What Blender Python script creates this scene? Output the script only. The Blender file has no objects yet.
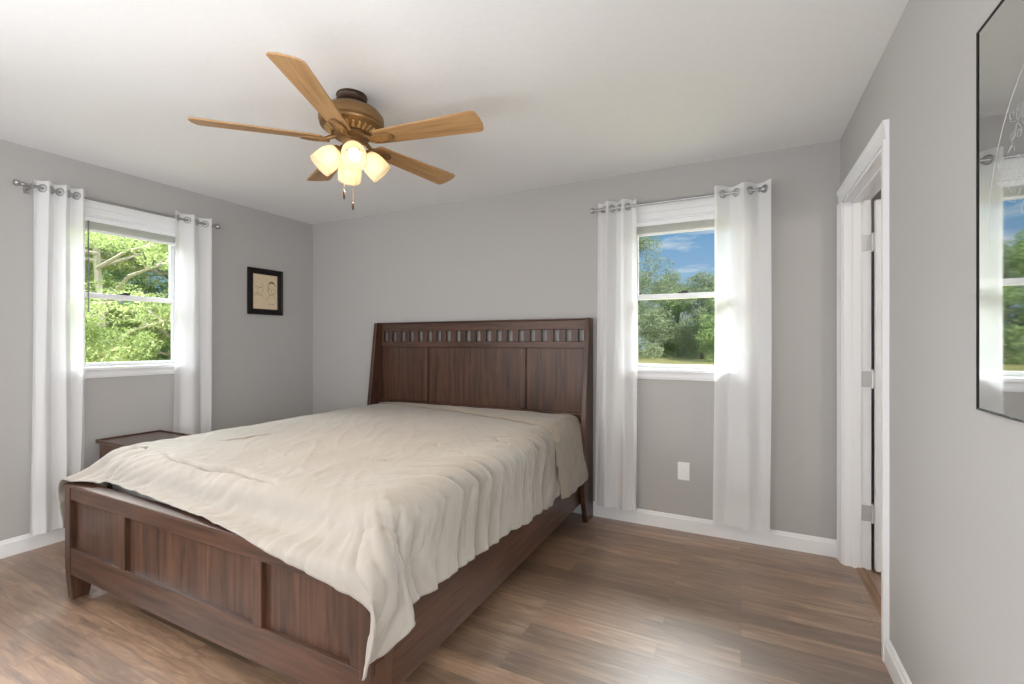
import bpy, bmesh, math, random
from mathutils import Vector, Matrix, Euler, noise

S = bpy.context.scene
COL = S.collection
PI = math.pi
R_ = math.radians

# ------------------------------------------------------------------ camera
CAM_H = 1.258
cam_d = bpy.data.cameras.new('camera')
cam_d.sensor_width = 36.0
cam_d.lens = 36.0 * 461.0 / 1024.0
cam_d.clip_start = 0.02
cam_d.clip_end = 400
cam = bpy.data.objects.new('camera', cam_d)
COL.objects.link(cam)
cam.location = (0, 0, CAM_H)
cam.rotation_euler = (R_(90), 0, R_(26.4))
S.camera = cam

# ------------------------------------------------------------------ exposure
S.view_settings.view_transform = 'Standard'
S.view_settings.look = 'None'
S.view_settings.exposure = 0.0
S.view_settings.gamma = 1.0
S.view_settings.use_curve_mapping = False

# ------------------------------------------------------------------ room size
XL, XR = -3.86, 0.52        # left / right wall faces
YF, YB = -0.60, 3.265       # wall behind the camera / headboard wall
ZC = 2.438
WT = 0.14                   # outer wall thickness
GZ = -0.50                  # ground outside

# ------------------------------------------------------------------ world: blue sky with thin clouds
world = bpy.data.worlds.new('sky')
S.world = world
world.use_nodes = True
wn, wl = world.node_tree.nodes, world.node_tree.links
wn.clear()
w_out = wn.new('ShaderNodeOutputWorld')
w_bg = wn.new('ShaderNodeBackground')
w_tc = wn.new('ShaderNodeTexCoord')
w_sep = wn.new('ShaderNodeSeparateXYZ')
wl.new(w_tc.outputs['Generated'], w_sep.inputs[0])
w_ramp = wn.new('ShaderNodeValToRGB')
w_ramp.color_ramp.elements[0].position = 0.0
w_ramp.color_ramp.elements[0].color = (0.46, 0.63, 0.80, 1)
w_ramp.color_ramp.elements[1].position = 0.30
w_ramp.color_ramp.elements[1].color = (0.085, 0.285, 0.58, 1)
wl.new(w_sep.outputs['Z'], w_ramp.inputs[0])
w_map = wn.new('ShaderNodeMapping')
w_map.inputs['Scale'].default_value = (2.2, 2.2, 11.0)
w_map.inputs['Location'].default_value = (0.35, 0.1, 0.22)
wl.new(w_tc.outputs['Generated'], w_map.inputs[0])
w_noise = wn.new('ShaderNodeTexNoise')
w_noise.inputs['Scale'].default_value = 1.6
w_noise.inputs['Detail'].default_value = 7
w_noise.inputs['Roughness'].default_value = 0.6
wl.new(w_map.outputs[0], w_noise.inputs['Vector'])
w_cr = wn.new('ShaderNodeValToRGB')
w_cr.color_ramp.elements[0].position = 0.47
w_cr.color_ramp.elements[1].position = 0.62
wl.new(w_noise.outputs[0], w_cr.inputs[0])
w_mix = wn.new('ShaderNodeMix')
w_mix.data_type = 'RGBA'
w_mix.inputs['B'].default_value = (0.80, 0.84, 0.88, 1)
wl.new(w_cr.outputs[0], w_mix.inputs['Factor'])
wl.new(w_ramp.outputs[0], w_mix.inputs['A'])
wl.new(w_mix.outputs['Result'], w_bg.inputs['Color'])
w_bg.inputs['Strength'].default_value = 1.0
wl.new(w_bg.outputs[0], w_out.inputs[0])

# ------------------------------------------------------------------ lights
def light(name, kind, loc, energy, color=(1, 1, 1), rot=None, size=None, size_y=None, target=None, radius=None, spread=None):
    d = bpy.data.lights.new(name, kind)
    d.energy = energy
    d.color = color
    if size is not None:
        d.shape = 'RECTANGLE'
        d.size = size
        d.size_y = size_y or size
    if radius is not None:
        d.shadow_soft_size = radius
    if spread is not None:
        d.spread = spread
    o = bpy.data.objects.new(name, d)
    COL.objects.link(o)
    o.location = loc
    if target is not None:
        o.rotation_euler = (Vector(target) - Vector(loc)).to_track_quat('-Z', 'Y').to_euler()
    elif rot is not None:
        o.rotation_euler = rot
    return o

sun = light('sun', 'SUN', (6, -8, 12), 6.8, (1.0, 0.95, 0.86), target=(-4, 6, 0))
sun.data.angle = R_(1.0)
# area lamps added for sky brightness, set higher than the view through the glass
light('sky_fill_back', 'AREA', (-0.35, 8.6, 5.6), 3600, (0.95, 0.98, 1.0), size=7.0, size_y=4.0, target=(-0.35, 2.6, 1.0))
light('sky_fill_left', 'AREA', (-9.4, 1.7, 5.6), 2700, (0.95, 0.98, 1.0), size=7.0, size_y=4.0, target=(-3.2, 1.7, 1.0))
# soft fill lamps added behind and beside the camera, out of view
light('fill_rear', 'AREA', (-1.67, -0.56, 1.30), 42, (0.96, 0.98, 1.0), size=4.1, size_y=2.1, rot=(R_(92), 0, 0), spread=R_(150))
light('fill_up', 'AREA', (-0.9, -0.40, 0.70), 11, (0.96, 0.98, 1.0), size=2.6, size_y=0.35, rot=(R_(180 - 52), 0, 0))
light('fill_left', 'AREA', (XL + 0.03, 0.15, 1.20), 50, (0.96, 0.98, 1.0), size=1.2, size_y=1.4, rot=(R_(80), 0, R_(-90)), spread=R_(105))
light('fill_right', 'AREA', (XR - 0.03, 0.25, 1.25), 34, (0.96, 0.98, 1.0), size=1.2, size_y=1.4, rot=(R_(84), 0, R_(90)), spread=R_(130))
light('hall_fill', 'POINT', (1.75, 1.7, 2.1), 26, (1.0, 0.92, 0.82), radius=0.12)  # unseen point light added to brighten the hall, no fixture

# ------------------------------------------------------------------ node material helpers
def new_mat(name):
    m = bpy.data.materials.new(name)
    m.use_nodes = True
    nt = m.node_tree
    b = nt.nodes['Principled BSDF']
    return m, nt, b

def plain(name, col, rough=0.6, metal=0.0, bump=0.0, bscale=200, spec=None):
    m, nt, b = new_mat(name)
    b.inputs['Base Color'].default_value = (*col, 1)
    b.inputs['Roughness'].default_value = rough
    b.inputs['Metallic'].default_value = metal
    if spec is not None:
        b.inputs['Specular IOR Level'].default_value = spec
    tc = nt.nodes.new('ShaderNodeTexCoord')
    n = nt.nodes.new('ShaderNodeTexNoise')
    n.inputs['Scale'].default_value = bscale
    n.inputs['Detail'].default_value = 4
    nt.links.new(tc.outputs['Object'], n.inputs['Vector'])
    if bump:
        bp = nt.nodes.new('ShaderNodeBump')
        bp.inputs['Strength'].default_value = bump
        bp.inputs['Distance'].default_value = 0.002
        nt.links.new(n.outputs[0], bp.inputs['Height'])
        nt.links.new(bp.outputs[0], b.inputs['Normal'])
    mx = nt.nodes.new('ShaderNodeMix')
    mx.data_type = 'RGBA'
    mx.inputs['A'].default_value = (*[c * 0.97 for c in col], 1)
    mx.inputs['B'].default_value = (*[min(1, c * 1.03) for c in col], 1)
    nt.links.new(n.outputs[0], mx.inputs['Factor'])
    nt.links.new(mx.outputs['Result'], b.inputs['Base Color'])
    return m

def wood(name, dark, lightc, axis='x', rough=0.38, scale=1.0, coat=0.0):
    m, nt, b = new_mat(name)
    N, L = nt.nodes, nt.links
    tc = N.new('ShaderNodeTexCoord')
    mp = N.new('ShaderNodeMapping')
    sc = {'x': (1.6, 26, 26), 'y': (26, 1.6, 26), 'z': (26, 26, 1.6)}[axis]
    mp.inputs['Scale'].default_value = [s * scale for s in sc]
    L.new(tc.outputs['Object'], mp.inputs[0])
    n1 = N.new('ShaderNodeTexNoise')
    n1.inputs['Scale'].default_value = 1.4
    n1.inputs['Detail'].default_value = 6
    n1.inputs['Roughness'].default_value = 0.62
    n1.inputs['Distortion'].default_value = 0.6
    L.new(mp.outputs[0], n1.inputs['Vector'])
    n2 = N.new('ShaderNodeTexNoise')
    n2.inputs['Scale'].default_value = 2.2
    n2.inputs['Detail'].default_value = 3
    L.new(tc.outputs['Object'], n2.inputs['Vector'])
    add = N.new('ShaderNodeMath')
    add.operation = 'MULTIPLY_ADD'
    add.inputs[1].default_value = 0.35
    L.new(n2.outputs[0], add.inputs[0])
    L.new(n1.outputs[0], add.inputs[2])
    r = N.new('ShaderNodeValToRGB')
    r.color_ramp.elements[0].position = 0.47
    r.color_ramp.elements[0].color = (*dark, 1)
    r.color_ramp.elements[1].position = 0.86
    r.color_ramp.elements[1].color = (*lightc, 1)
    L.new(add.outputs[0], r.inputs[0])
    L.new(r.outputs[0], b.inputs['Base Color'])
    b.inputs['Roughness'].default_value = rough
    b.inputs['Coat Weight'].default_value = coat
    b.inputs['Specular IOR Level'].default_value = 0.38
    b.inputs['Coat Roughness'].default_value = 0.25
    bp = N.new('ShaderNodeBump')
    bp.inputs['Strength'].default_value = 0.15
    bp.inputs['Distance'].default_value = 0.001
    L.new(n1.outputs[0], bp.inputs['Height'])
    L.new(bp.outputs[0], b.inputs['Normal'])
    return m

def plank_floor(name, turn=False):
    m, nt, b = new_mat(name)
    N, L = nt.nodes, nt.links
    tc = N.new('ShaderNodeTexCoord')
    mp = N.new('ShaderNodeMapping')
    if turn:
        mp.inputs['Rotation'].default_value = (0, 0, R_(90))
    L.new(tc.outputs['Object'], mp.inputs[0])
    br = N.new('ShaderNodeTexBrick')
    br.inputs['Scale'].default_value = 1.0
    br.inputs['Brick Width'].default_value = 0.84
    br.inputs['Row Height'].default_value = 0.105
    br.inputs['Mortar Size'].default_value = 0.0009
    br.inputs['Mortar Smooth'].default_value = 0.3
    br.inputs['Bias'].default_value = 0.0
    br.inputs['Color1'].default_value = (0, 0, 0, 1)
    br.inputs['Color2'].default_value = (1, 1, 1, 1)
    br.inputs['Mortar'].default_value = (0.1, 0.1, 0.1, 1)
    br.offset = 0.37
    L.new(mp.outputs[0], br.inputs['Vector'])
    # grain, shifted per plank
    sc = N.new('ShaderNodeVectorMath')
    sc.operation = 'MULTIPLY_ADD'
    sc.inputs[1].default_value = (13.0, 7.0, 5.0)
    L.new(br.outputs['Color'], sc.inputs[0])
    L.new(mp.outputs[0], sc.inputs[2])
    mp2 = N.new('ShaderNodeMapping')
    mp2.inputs['Scale'].default_value = (1.9, 21.0, 1.0)
    L.new(sc.outputs[0], mp2.inputs[0])
    g = N.new('ShaderNodeTexNoise')
    g.inputs['Scale'].default_value = 1.8
    g.inputs['Detail'].default_value = 8
    g.inputs['Roughness'].default_value = 0.68
    g.inputs['Distortion'].default_value = 0.8
    L.new(mp2.outputs[0], g.inputs['Vector'])
    r = N.new('ShaderNodeValToRGB')
    e = r.color_ramp.elements
    e[0].position = 0.28
    e[0].color = (0.085, 0.048, 0.029, 1)
    e[1].position = 0.74
    e[1].color = (0.42, 0.285, 0.19, 1)
    k = e.new(0.52)
    k.color = (0.250, 0.146, 0.083, 1)
    L.new(g.outputs[0], r.inputs[0])
    tone = N.new('ShaderNodeValToRGB')
    te = tone.color_ramp.elements
    te[0].color = (0.62, 0.58, 0.55, 1)
    te[1].color = (1.30, 1.26, 1.22, 1)
    te[0].position = 0.0
    te[1].position = 1.0
    q = te.new(0.5)
    q.color = (1.0, 0.97, 0.93, 1)
    L.new(br.outputs['Color'], tone.inputs[0])
    mu = N.new('ShaderNodeMix')
    mu.data_type = 'RGBA'
    mu.blend_type = 'MULTIPLY'
    mu.inputs['Factor'].default_value = 1.0
    L.new(r.outputs[0], mu.inputs['A'])
    L.new(tone.outputs[0], mu.inputs['B'])
    mo = N.new('ShaderNodeMix')
    mo.data_type = 'RGBA'
    mo.inputs['B'].default_value = (0.05, 0.034, 0.025, 1)
    mf = N.new('ShaderNodeMath')
    mf.operation = 'MULTIPLY'
    mf.inputs[1].default_value = 0.75
    L.new(br.outputs['Fac'], mf.inputs[0])
    L.new(mf.outputs[0], mo.inputs['Factor'])
    L.new(mu.outputs['Result'], mo.inputs['A'])
    L.new(mo.outputs['Result'], b.inputs['Base Color'])
    rr = N.new('ShaderNodeMapRange')
    b.inputs['Specular IOR Level'].default_value = 1.0
    b.inputs['Coat Weight'].default_value = 1.0
    b.inputs['Coat Roughness'].default_value = 0.52
    b.inputs['Coat IOR'].default_value = 1.7
    rr.inputs['To Min'].default_value = 0.36
    rr.inputs['To Max'].default_value = 0.50
    L.new(g.outputs[0], rr.inputs['Value'])
    L.new(rr.outputs[0], b.inputs['Roughness'])
    bp = N.new('ShaderNodeBump')
    bp.inputs['Strength'].default_value = 0.25
    bp.inputs['Distance'].default_value = 0.0015
    L.new(g.outputs[0], bp.inputs['Height'])
    L.new(bp.outputs[0], b.inputs['Normal'])
    return m

def sheer(name):
    m = bpy.data.materials.new(name)
    m.use_nodes = True
    nt = m.node_tree
    N, L = nt.nodes, nt.links
    N.clear()
    out = N.new('ShaderNodeOutputMaterial')
    d = N.new('ShaderNodeBsdfDiffuse')
    d.inputs['Color'].default_value = (0.94, 0.94, 0.945, 1)
    t = N.new('ShaderNodeBsdfTranslucent')
    t.inputs['Color'].default_value = (0.96, 0.96, 0.965, 1)
    tr = N.new('ShaderNodeBsdfTransparent')
    m1 = N.new('ShaderNodeMixShader')
    m1.inputs[0].default_value = 0.36
    L.new(d.outputs[0], m1.inputs[1])
    L.new(t.outputs[0], m1.inputs[2])
    m2 = N.new('ShaderNodeMixShader')
    tc = N.new('ShaderNodeTexCoord')
    w = N.new('ShaderNodeTexWave')
    w.bands_direction = 'Z'
    w.inputs['Scale'].default_value = 120
    w.inputs['Distortion'].default_value = 2
    L.new(tc.outputs['Object'], w.inputs['Vector'])
    mr = N.new('ShaderNodeMapRange')
    mr.inputs['To Min'].default_value = 0.17
    mr.inputs['To Max'].default_value = 0.24
    L.new(w.outputs['Fac'], mr.inputs['Value'])
    L.new(mr.outputs[0], m2.inputs[0])
    L.new(m1.outputs[0], m2.inputs[1])
    L.new(tr.outputs[0], m2.inputs[2])
    L.new(m2.outputs[0], out.inputs[0])
    return m

def pane_mat(name):
    m = bpy.data.materials.new(name)
    m.use_nodes = True
    nt = m.node_tree
    N, L = nt.nodes, nt.links
    N.clear()
    out = N.new('ShaderNodeOutputMaterial')
    g = N.new('ShaderNodeBsdfGlossy')
    g.inputs['Roughness'].default_value = 0.02
    tr = N.new('ShaderNodeBsdfTransparent')
    tr.inputs['Color'].default_value = (0.96, 0.98, 0.97, 1)
    fr = N.new('ShaderNodeFresnel')
    fr.inputs['IOR'].default_value = 1.12
    mx = N.new('ShaderNodeMixShader')
    L.new(fr.outputs[0], mx.inputs[0])
    L.new(tr.outputs[0], mx.inputs[1])
    L.new(g.outputs[0], mx.inputs[2])
    L.new(mx.outputs[0], out.inputs[0])
    return m

def shade_glass(name):
    m = bpy.data.materials.new(name)
    m.use_nodes = True
    nt = m.node_tree
    N, L = nt.nodes, nt.links
    N.clear()
    out = N.new('ShaderNodeOutputMaterial')
    d = N.new('ShaderNodeBsdfDiffuse')
    d.inputs['Color'].default_value = (0.85, 0.78, 0.64, 1)
    t = N.new('ShaderNodeBsdfTranslucent')
    t.inputs['Color'].default_value = (0.95, 0.86, 0.68, 1)
    tr = N.new('ShaderNodeBsdfTransparent')
    tr.inputs['Color'].default_value = (1.0, 0.92, 0.78, 1)
    m1 = N.new('ShaderNodeMixShader')
    m1.inputs[0].default_value = 0.55
    L.new(d.outputs[0], m1.inputs[1])
    L.new(t.outputs[0], m1.inputs[2])
    m2 = N.new('ShaderNodeMixShader')
    m2.inputs[0].default_value = 0.22
    L.new(m1.outputs[0], m2.inputs[1])
    L.new(tr.outputs[0], m2.inputs[2])
    L.new(m2.outputs[0], out.inputs[0])
    return m

def emit(name, col, strength):
    m = bpy.data.materials.new(name)
    m.use_nodes = True
    nt = m.node_tree
    N, L = nt.nodes, nt.links
    N.clear()
    out = N.new('ShaderNodeOutputMaterial')
    e = N.new('ShaderNodeEmission')
    e.inputs[0].default_value = (*col, 1)
    e.inputs[1].default_value = strength
    L.new(e.outputs[0], out.inputs[0])
    return m

def foliage(name, c1, c2, scale=1.2):
    m, nt, b = new_mat(name)
    N, L = nt.nodes, nt.links
    tc = N.new('ShaderNodeTexCoord')
    n = N.new('ShaderNodeTexNoise')
    n.inputs['Scale'].default_value = scale
    n.inputs['Detail'].default_value = 5
    n.inputs['Roughness'].default_value = 0.7
    L.new(tc.outputs['Object'], n.inputs['Vector'])
    r = N.new('ShaderNodeValToRGB')
    r.color_ramp.elements[0].position = 0.35
    r.color_ramp.elements[0].color = (*c1, 1)
    r.color_ramp.elements[1].position = 0.65
    r.color_ramp.elements[1].color = (*c2, 1)
    L.new(n.outputs[0], r.inputs[0])
    L.new(r.outputs[0], b.inputs['Base Color'])
    b.inputs['Roughness'].default_value = 0.6
    tl = N.new('ShaderNodeBsdfTranslucent')
    L.new(r.outputs[0], tl.inputs[0])
    mx = N.new('ShaderNodeMixShader')
    mx.inputs[0].default_value = 0.35
    out = N['Material Output']
    L.new(b.outputs[0], mx.inputs[1])
    L.new(tl.outputs[0], mx.inputs[2])
    L.new(mx.outputs[0], out.inputs[0])
    return m

def fabric(name, col, col2):
    m, nt, b = new_mat(name)
    N, L = nt.nodes, nt.links
    tc = N.new('ShaderNodeTexCoord')
    n = N.new('ShaderNodeTexNoise')
    n.inputs['Scale'].default_value = 1.6
    n.inputs['Detail'].default_value = 3
    L.new(tc.outputs['Object'], n.inputs['Vector'])
    r = N.new('ShaderNodeValToRGB')
    r.color_ramp.elements[0].position = 0.3
    r.color_ramp.elements[0].color = (*col, 1)
    r.color_ramp.elements[1].position = 0.7
    r.color_ramp.elements[1].color = (*col2, 1)
    L.new(n.outputs[0], r.inputs[0])
    L.new(r.outputs[0], b.inputs['Base Color'])
    b.inputs['Roughness'].default_value = 0.75
    b.inputs['Sheen Weight'].default_value = 0.25
    b.inputs['Sheen Roughness'].default_value = 0.5
    f = N.new('ShaderNodeTexNoise')
    f.inputs['Scale'].default_value = 9
    f.inputs['Detail'].default_value = 5
    f.inputs['Distortion'].default_value = 1.4
    L.new(tc.outputs['Object'], f.inputs['Vector'])
    bp = N.new('ShaderNodeBump')
    bp.inputs['Strength'].default_value = 0.35
    bp.inputs['Distance'].default_value = 0.012
    L.new(f.outputs[0], bp.inputs['Height'])
    L.new(bp.outputs[0], b.inputs['Normal'])
    return m

M = {
    'wall': plain('wall_paint', (0.425, 0.411, 0.398), 0.75, bump=0.12, bscale=160),
    'ceiling': plain('ceiling_paint', (0.80, 0.80, 0.80), 0.9, bump=0.35, bscale=45),
    'white': plain('white_trim_paint', (0.80, 0.80, 0.805), 0.35),
    'vinyl': plain('white_vinyl', (0.82, 0.83, 0.84), 0.4),
    'floor': plank_floor('plank_floor'),
    'hall_floor': plank_floor('hall_plank_floor', True),
    'outside': plain('outside_siding', (0.6, 0.6, 0.58), 0.8),
    'bed_x': wood('bed_wood_across', (0.021, 0.0098, 0.0062), (0.098, 0.0435, 0.0245), 'x', 0.34, coat=0.08),
    'bed_y': wood('bed_wood_along', (0.021, 0.0098, 0.0062), (0.098, 0.0435, 0.0245), 'y', 0.34, coat=0.08),
    'bed_z': wood('bed_wood_upright', (0.021, 0.0098, 0.0062), (0.098, 0.0435, 0.0245), 'z', 0.34, coat=0.08),
    'stand': wood('nightstand_wood', (0.045, 0.020, 0.012), (0.14, 0.065, 0.035), 'y', 0.25, coat=0.4),
    'strip': wood('threshold_wood', (0.20, 0.11, 0.06), (0.36, 0.22, 0.13), 'y', 0.4),
    'oak': wood('blade_oak', (0.26, 0.135, 0.052), (0.47, 0.28, 0.125), 'x', 0.4, scale=1.2),
    'bronze': plain('antique_gold', (0.22, 0.125, 0.05), 0.40, 0.55),
    'gold': plain('pale_gold', (0.42, 0.27, 0.12), 0.4, 0.5),
    'dark_bronze': plain('dark_bronze', (0.055, 0.032, 0.02), 0.4, 0.5),
    'nickel': plain('brushed_nickel', (0.42, 0.42, 0.42), 0.32, 0.9),
    'hinge': plain('satin_nickel', (0.62, 0.62, 0.61), 0.45, 0.6),
    'black': plain('black_lacquer', (0.010, 0.008, 0.007), 0.45, spec=0.25),
    'dark': plain('dark_metal', (0.05, 0.05, 0.05), 0.5, 0.3),
    'wand': plain('smoked_wand', (0.16, 0.16, 0.16), 0.3),
    'sheer': sheer('sheer_white_fabric'),
    'pane': pane_mat('window_pane'),
    'shade': shade_glass('alabaster_glass'),
    'bulb': emit('lit_bulb', (1.0, 0.87, 0.66), 6.5),
    'comforter': fabric('cream_comforter', (0.262, 0.231, 0.194), (0.315, 0.283, 0.245)),
    'sheet': fabric('beige_fold', (0.25, 0.209, 0.163), (0.295, 0.255, 0.21)),
    'mattress': plain('mattress_ticking', (0.55, 0.53, 0.5), 0.9),
    'plate': plain('outlet_plastic', (0.83, 0.83, 0.82), 0.4),
    'bark': plain('bark', (0.17, 0.145, 0.12), 0.9, bump=0.6, bscale=18),
    'pale_bark': plain('pale_bark', (0.40, 0.36, 0.31), 0.9, bump=0.6, bscale=18),
    'leaf_a': foliage('leaf_grey_green', (0.24, 0.31, 0.18), (0.47, 0.54, 0.36), 0.5),
    'leaf_b': foliage('leaf_bright', (0.24, 0.37, 0.13), (0.46, 0.58, 0.28), 0.5),
    'leaf_c': foliage('leaf_fresh', (0.20, 0.30, 0.09), (0.52, 0.58, 0.27), 1.3),
    'grass': foliage('dry_grass', (0.42, 0.40, 0.14), (0.66, 0.56, 0.26), 0.2),
}

# ------------------------------------------------------------------ mesh helpers
class MB:
    """Collects shapes, then links them as ONE mesh object."""
    def __init__(self):
        self.bm = bmesh.new()

    def box(self, x0, x1, y0, y1, z0, z1, mat=None):
        vs = [self.bm.verts.new(p) for p in ((x0, y0, z0), (x1, y0, z0), (x1, y1, z0), (x0, y1, z0),
                                            (x0, y0, z1), (x1, y0, z1), (x1, y1, z1), (x0, y1, z1))]
        if mat is not None:
            for v in vs:
                v.co = mat @ v.co
        for f in ((0, 3, 2, 1), (4, 5, 6, 7), (0, 1, 5, 4), (1, 2, 6, 5), (2, 3, 7, 6), (3, 0, 4, 7)):
            self.bm.faces.new([vs[i] for i in f])
        return self

    def prism(self, poly, axis, a0, a1, mat=None):
        """poly: 2-D outline; axis 'x': (y,z), 'y': (x,z), 'z': (x,y)"""
        def P(p, a):
            v = {'x': (a, p[0], p[1]), 'y': (p[0], a, p[1]), 'z': (p[0], p[1], a)}[axis]
            v = Vector(v)
            return mat @ v if mat is not None else v
        A = [self.bm.verts.new(P(p, a0)) for p in poly]
        B = [self.bm.verts.new(P(p, a1)) for p in poly]
        n = len(poly)
        self.bm.faces.new(A[::-1])
        self.bm.faces.new(B)
        for i in range(n):
            self.bm.faces.new((A[i], A[(i + 1) % n], B[(i + 1) % n], B[i]))
        return self

    def lathe(self, prof, seg=32, mat=None, close=False):
        """prof: (radius, z) list, revolved round z"""
        rings = []
        for r, z in prof:
            ring = []
            if r < 1e-6:
                v = Vector((0, 0, z))
                ring = [self.bm.verts.new(mat @ v if mat is not None else v)]
            else:
                for i in range(seg):
                    a = 2 * PI * i / seg
                    v = Vector((r * math.cos(a), r * math.sin(a), z))
                    ring.append(self.bm.verts.new(mat @ v if mat is not None else v))
            rings.append(ring)
        pairs = list(zip(rings[:-1], rings[1:]))
        if close:
            pairs.append((rings[-1], rings[0]))
        for A, B in pairs:
            for i in range(seg):
                j = (i + 1) % seg
                if len(A) == 1 and len(B) == 1:
                    continue
                if len(A) == 1:
                    self.bm.faces.new((A[0], B[j], B[i]))
                elif len(B) == 1:
                    self.bm.faces.new((A[i], A[j], B[0]))
                else:
                    self.bm.faces.new((A[i], A[j], B[j], B[i]))
        return self

    def tube(self, pts, rad, seg=10, caps=True):
        pts = [Vector(p) for p in pts]
        rads = rad if isinstance(rad, (list, tuple)) else [rad] * len(pts)
        rings = []
        up = Vector((0, 0, 1))
        for i, p in enumerate(pts):
            t = (pts[min(i + 1, len(pts) - 1)] - pts[max(i - 1, 0)]).normalized()
            u = up if abs(t.dot(up)) < 0.9 else Vector((1, 0, 0))
            a = t.cross(u).normalized()
            b = t.cross(a).normalized()
            rings.append([self.bm.verts.new(p + rads[i] * (a * math.cos(2 * PI * k / seg) + b * math.sin(2 * PI * k / seg))) for k in range(seg)])
        for A, B in zip(rings[:-1], rings[1:]):
            for k in range(seg):
                self.bm.faces.new((A[k], A[(k + 1) % seg], B[(k + 1) % seg], B[k]))
        if caps:
            self.bm.faces.new(rings[0][::-1])
            self.bm.faces.new(rings[-1])
        return self

    def torus(self, R, r, mat, seg=24, sub=8):
        g = []
        for i in range(seg):
            a = 2 * PI * i / seg
            g.append([self.bm.verts.new(mat @ Vector(((R + r * math.cos(2 * PI * k / sub)) * math.cos(a),
                                                      (R + r * math.cos(2 * PI * k / sub)) * math.sin(a),
                                                      r * math.sin(2 * PI * k / sub)))) for k in range(sub)])
        for i in range(seg):
            for k in range(sub):
                self.bm.faces.new((g[i][k], g[(i + 1) % seg][k], g[(i + 1) % seg][(k + 1) % sub], g[i][(k + 1) % sub]))
        return self

    def sphere(self, c, r, sz=1.0, seg=16):
        bmesh.ops.create_uvsphere(self.bm, u_segments=seg, v_segments=seg // 2 + 2, radius=r,
                                  matrix=Matrix.Translation(c) @ Matrix.Diagonal((1, 1, sz, 1)))
        return self

    def build(self, name, mat, parent=None, bevel=0.0, smooth=False, loc=None):
        bmesh.ops.recalc_face_normals(self.bm, faces=self.bm.faces)
        me = bpy.data.meshes.new(name)
        self.bm.to_mesh(me)
        self.bm.free()
        o = bpy.data.objects.new(name, me)
        COL.objects.link(o)
        me.materials.append(mat)
        if smooth:
            for p in me.polygons:
                p.use_smooth = True
            if smooth != 'all':
                me.set_sharp_from_angle(angle=R_(40))
        if bevel:
            bv = o.modifiers.new('bevel', 'BEVEL')
            bv.width = bevel
            bv.segments = 2
            bv.limit_method = 'ANGLE'
        if parent is not None:
            o.parent = parent
        if loc is not None:
            o.location = loc
        return o

def tag(o, label=None, cat=None, group=None, kind=None):
    if label:
        o['label'] = label
    if cat:
        o['category'] = cat
    if group:
        o['group'] = group
    if kind:
        o['kind'] = kind
    return o

def thing(name, label, cat, loc=(0, 0, 0), rz=0.0, group=None, kind=None):
    o = bpy.data.objects.new(name, None)
    COL.objects.link(o)
    o.empty_display_size = 0.1
    o.location = loc
    o.rotation_euler = (0, 0, rz)
    return tag(o, label, cat, group, kind)

def struct(mb, name, mat, label, cat, bevel=0.0):
    o = mb.build(name, mat, bevel=bevel)
    return tag(o, label, cat, kind='structure')

def copy_tree(o, parent=None):
    c = o.copy()
    COL.objects.link(c)
    if parent is not None:
        c.parent = parent
    for ch in o.children:
        copy_tree(ch, c)
    return c

# ------------------------------------------------------------------ room shell
# window openings
WB = dict(a0=-0.700, a1=-0.005, z0=1.065, z1=2.105)     # in the headboard wall (along x)
WL = dict(a0=1.355, a1=2.060, z0=1.080, z1=2.105)       # in the left wall (along y)
DR = dict(y0=2.345, y1=3.170, z1=2.055)                 # doorway in the right wall
RW = 0.12                                               # right wall thickness
HX = 2.30                                               # hall far wall

mb = MB().box(XL - WT, 0.597, YF - WT, YB + WT, -0.14, 0.0)
struct(mb, 'floor', M['floor'], 'brown wood plank floor of the bedroom', 'floor')
mb = MB().box(0.597, HX + WT, 0.9, 4.2, -0.14, 0.0)
struct(mb, 'floor_hall', M['hall_floor'], 'wood plank floor beyond the doorway', 'floor')
mb = MB().box(XL - WT, HX + WT, YF - WT, 4.2 + WT, ZC, ZC + 0.16)
struct(mb, 'ceiling', M['ceiling'], 'flat white textured ceiling', 'ceiling')

w = WB
mb = MB()
mb.box(XL - WT, w['a0'], YB, YB + WT, 0, ZC)
mb.box(w['a1'], XR + RW, YB, YB + WT, 0, ZC)
mb.box(w['a0'], w['a1'], YB, YB + WT, 0, w['z0'])
mb.box(w['a0'], w['a1'], YB, YB + WT, w['z1'], ZC)
struct(mb, 'wall_back', M['wall'], 'grey painted wall behind the headboard', 'wall')
w = WL
mb = MB()
mb.box(XL - WT, XL, YF - WT, w['a0'], 0, ZC)
mb.box(XL - WT, XL, w['a1'], YB, 0, ZC)
mb.box(XL - WT, XL, w['a0'], w['a1'], 0, w['z0'])
mb.box(XL - WT, XL, w['a0'], w['a1'], w['z1'], ZC)
struct(mb, 'wall_left', M['wall'], 'grey painted wall with the small framed picture', 'wall')
mb = MB()
mb.box(XR, XR + RW, YF - WT, DR['y0'], 0, ZC)
mb.box(XR, XR + RW, DR['y1'], YB, 0, ZC)
mb.box(XR, XR + RW, DR['y0'], DR['y1'], DR['z1'], ZC)
struct(mb, 'wall_right', M['wall'], 'grey painted wall with the doorway and the mirror', 'wall')
mb = MB().box(XL, XR, YF - WT, YF, 0, ZC)
struct(mb, 'wall_front', M['wall'], 'grey painted wall behind the photographer', 'wall')
mb = MB()
mb.box(HX, HX + WT, 0.9, 4.2, 0, ZC)
mb.box(XR + RW, HX, 0.9 - WT, 0.9, 0, ZC)
mb.box(XR + RW, HX + WT, 4.2, 4.2 + WT, 0, ZC)
mb.box(XR, XR + RW, YB + WT, 4.2 + WT, 0, ZC)
struct(mb, 'wall_hall', M['wall'], 'grey painted walls of the hall beyond the doorway', 'wall')

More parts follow.
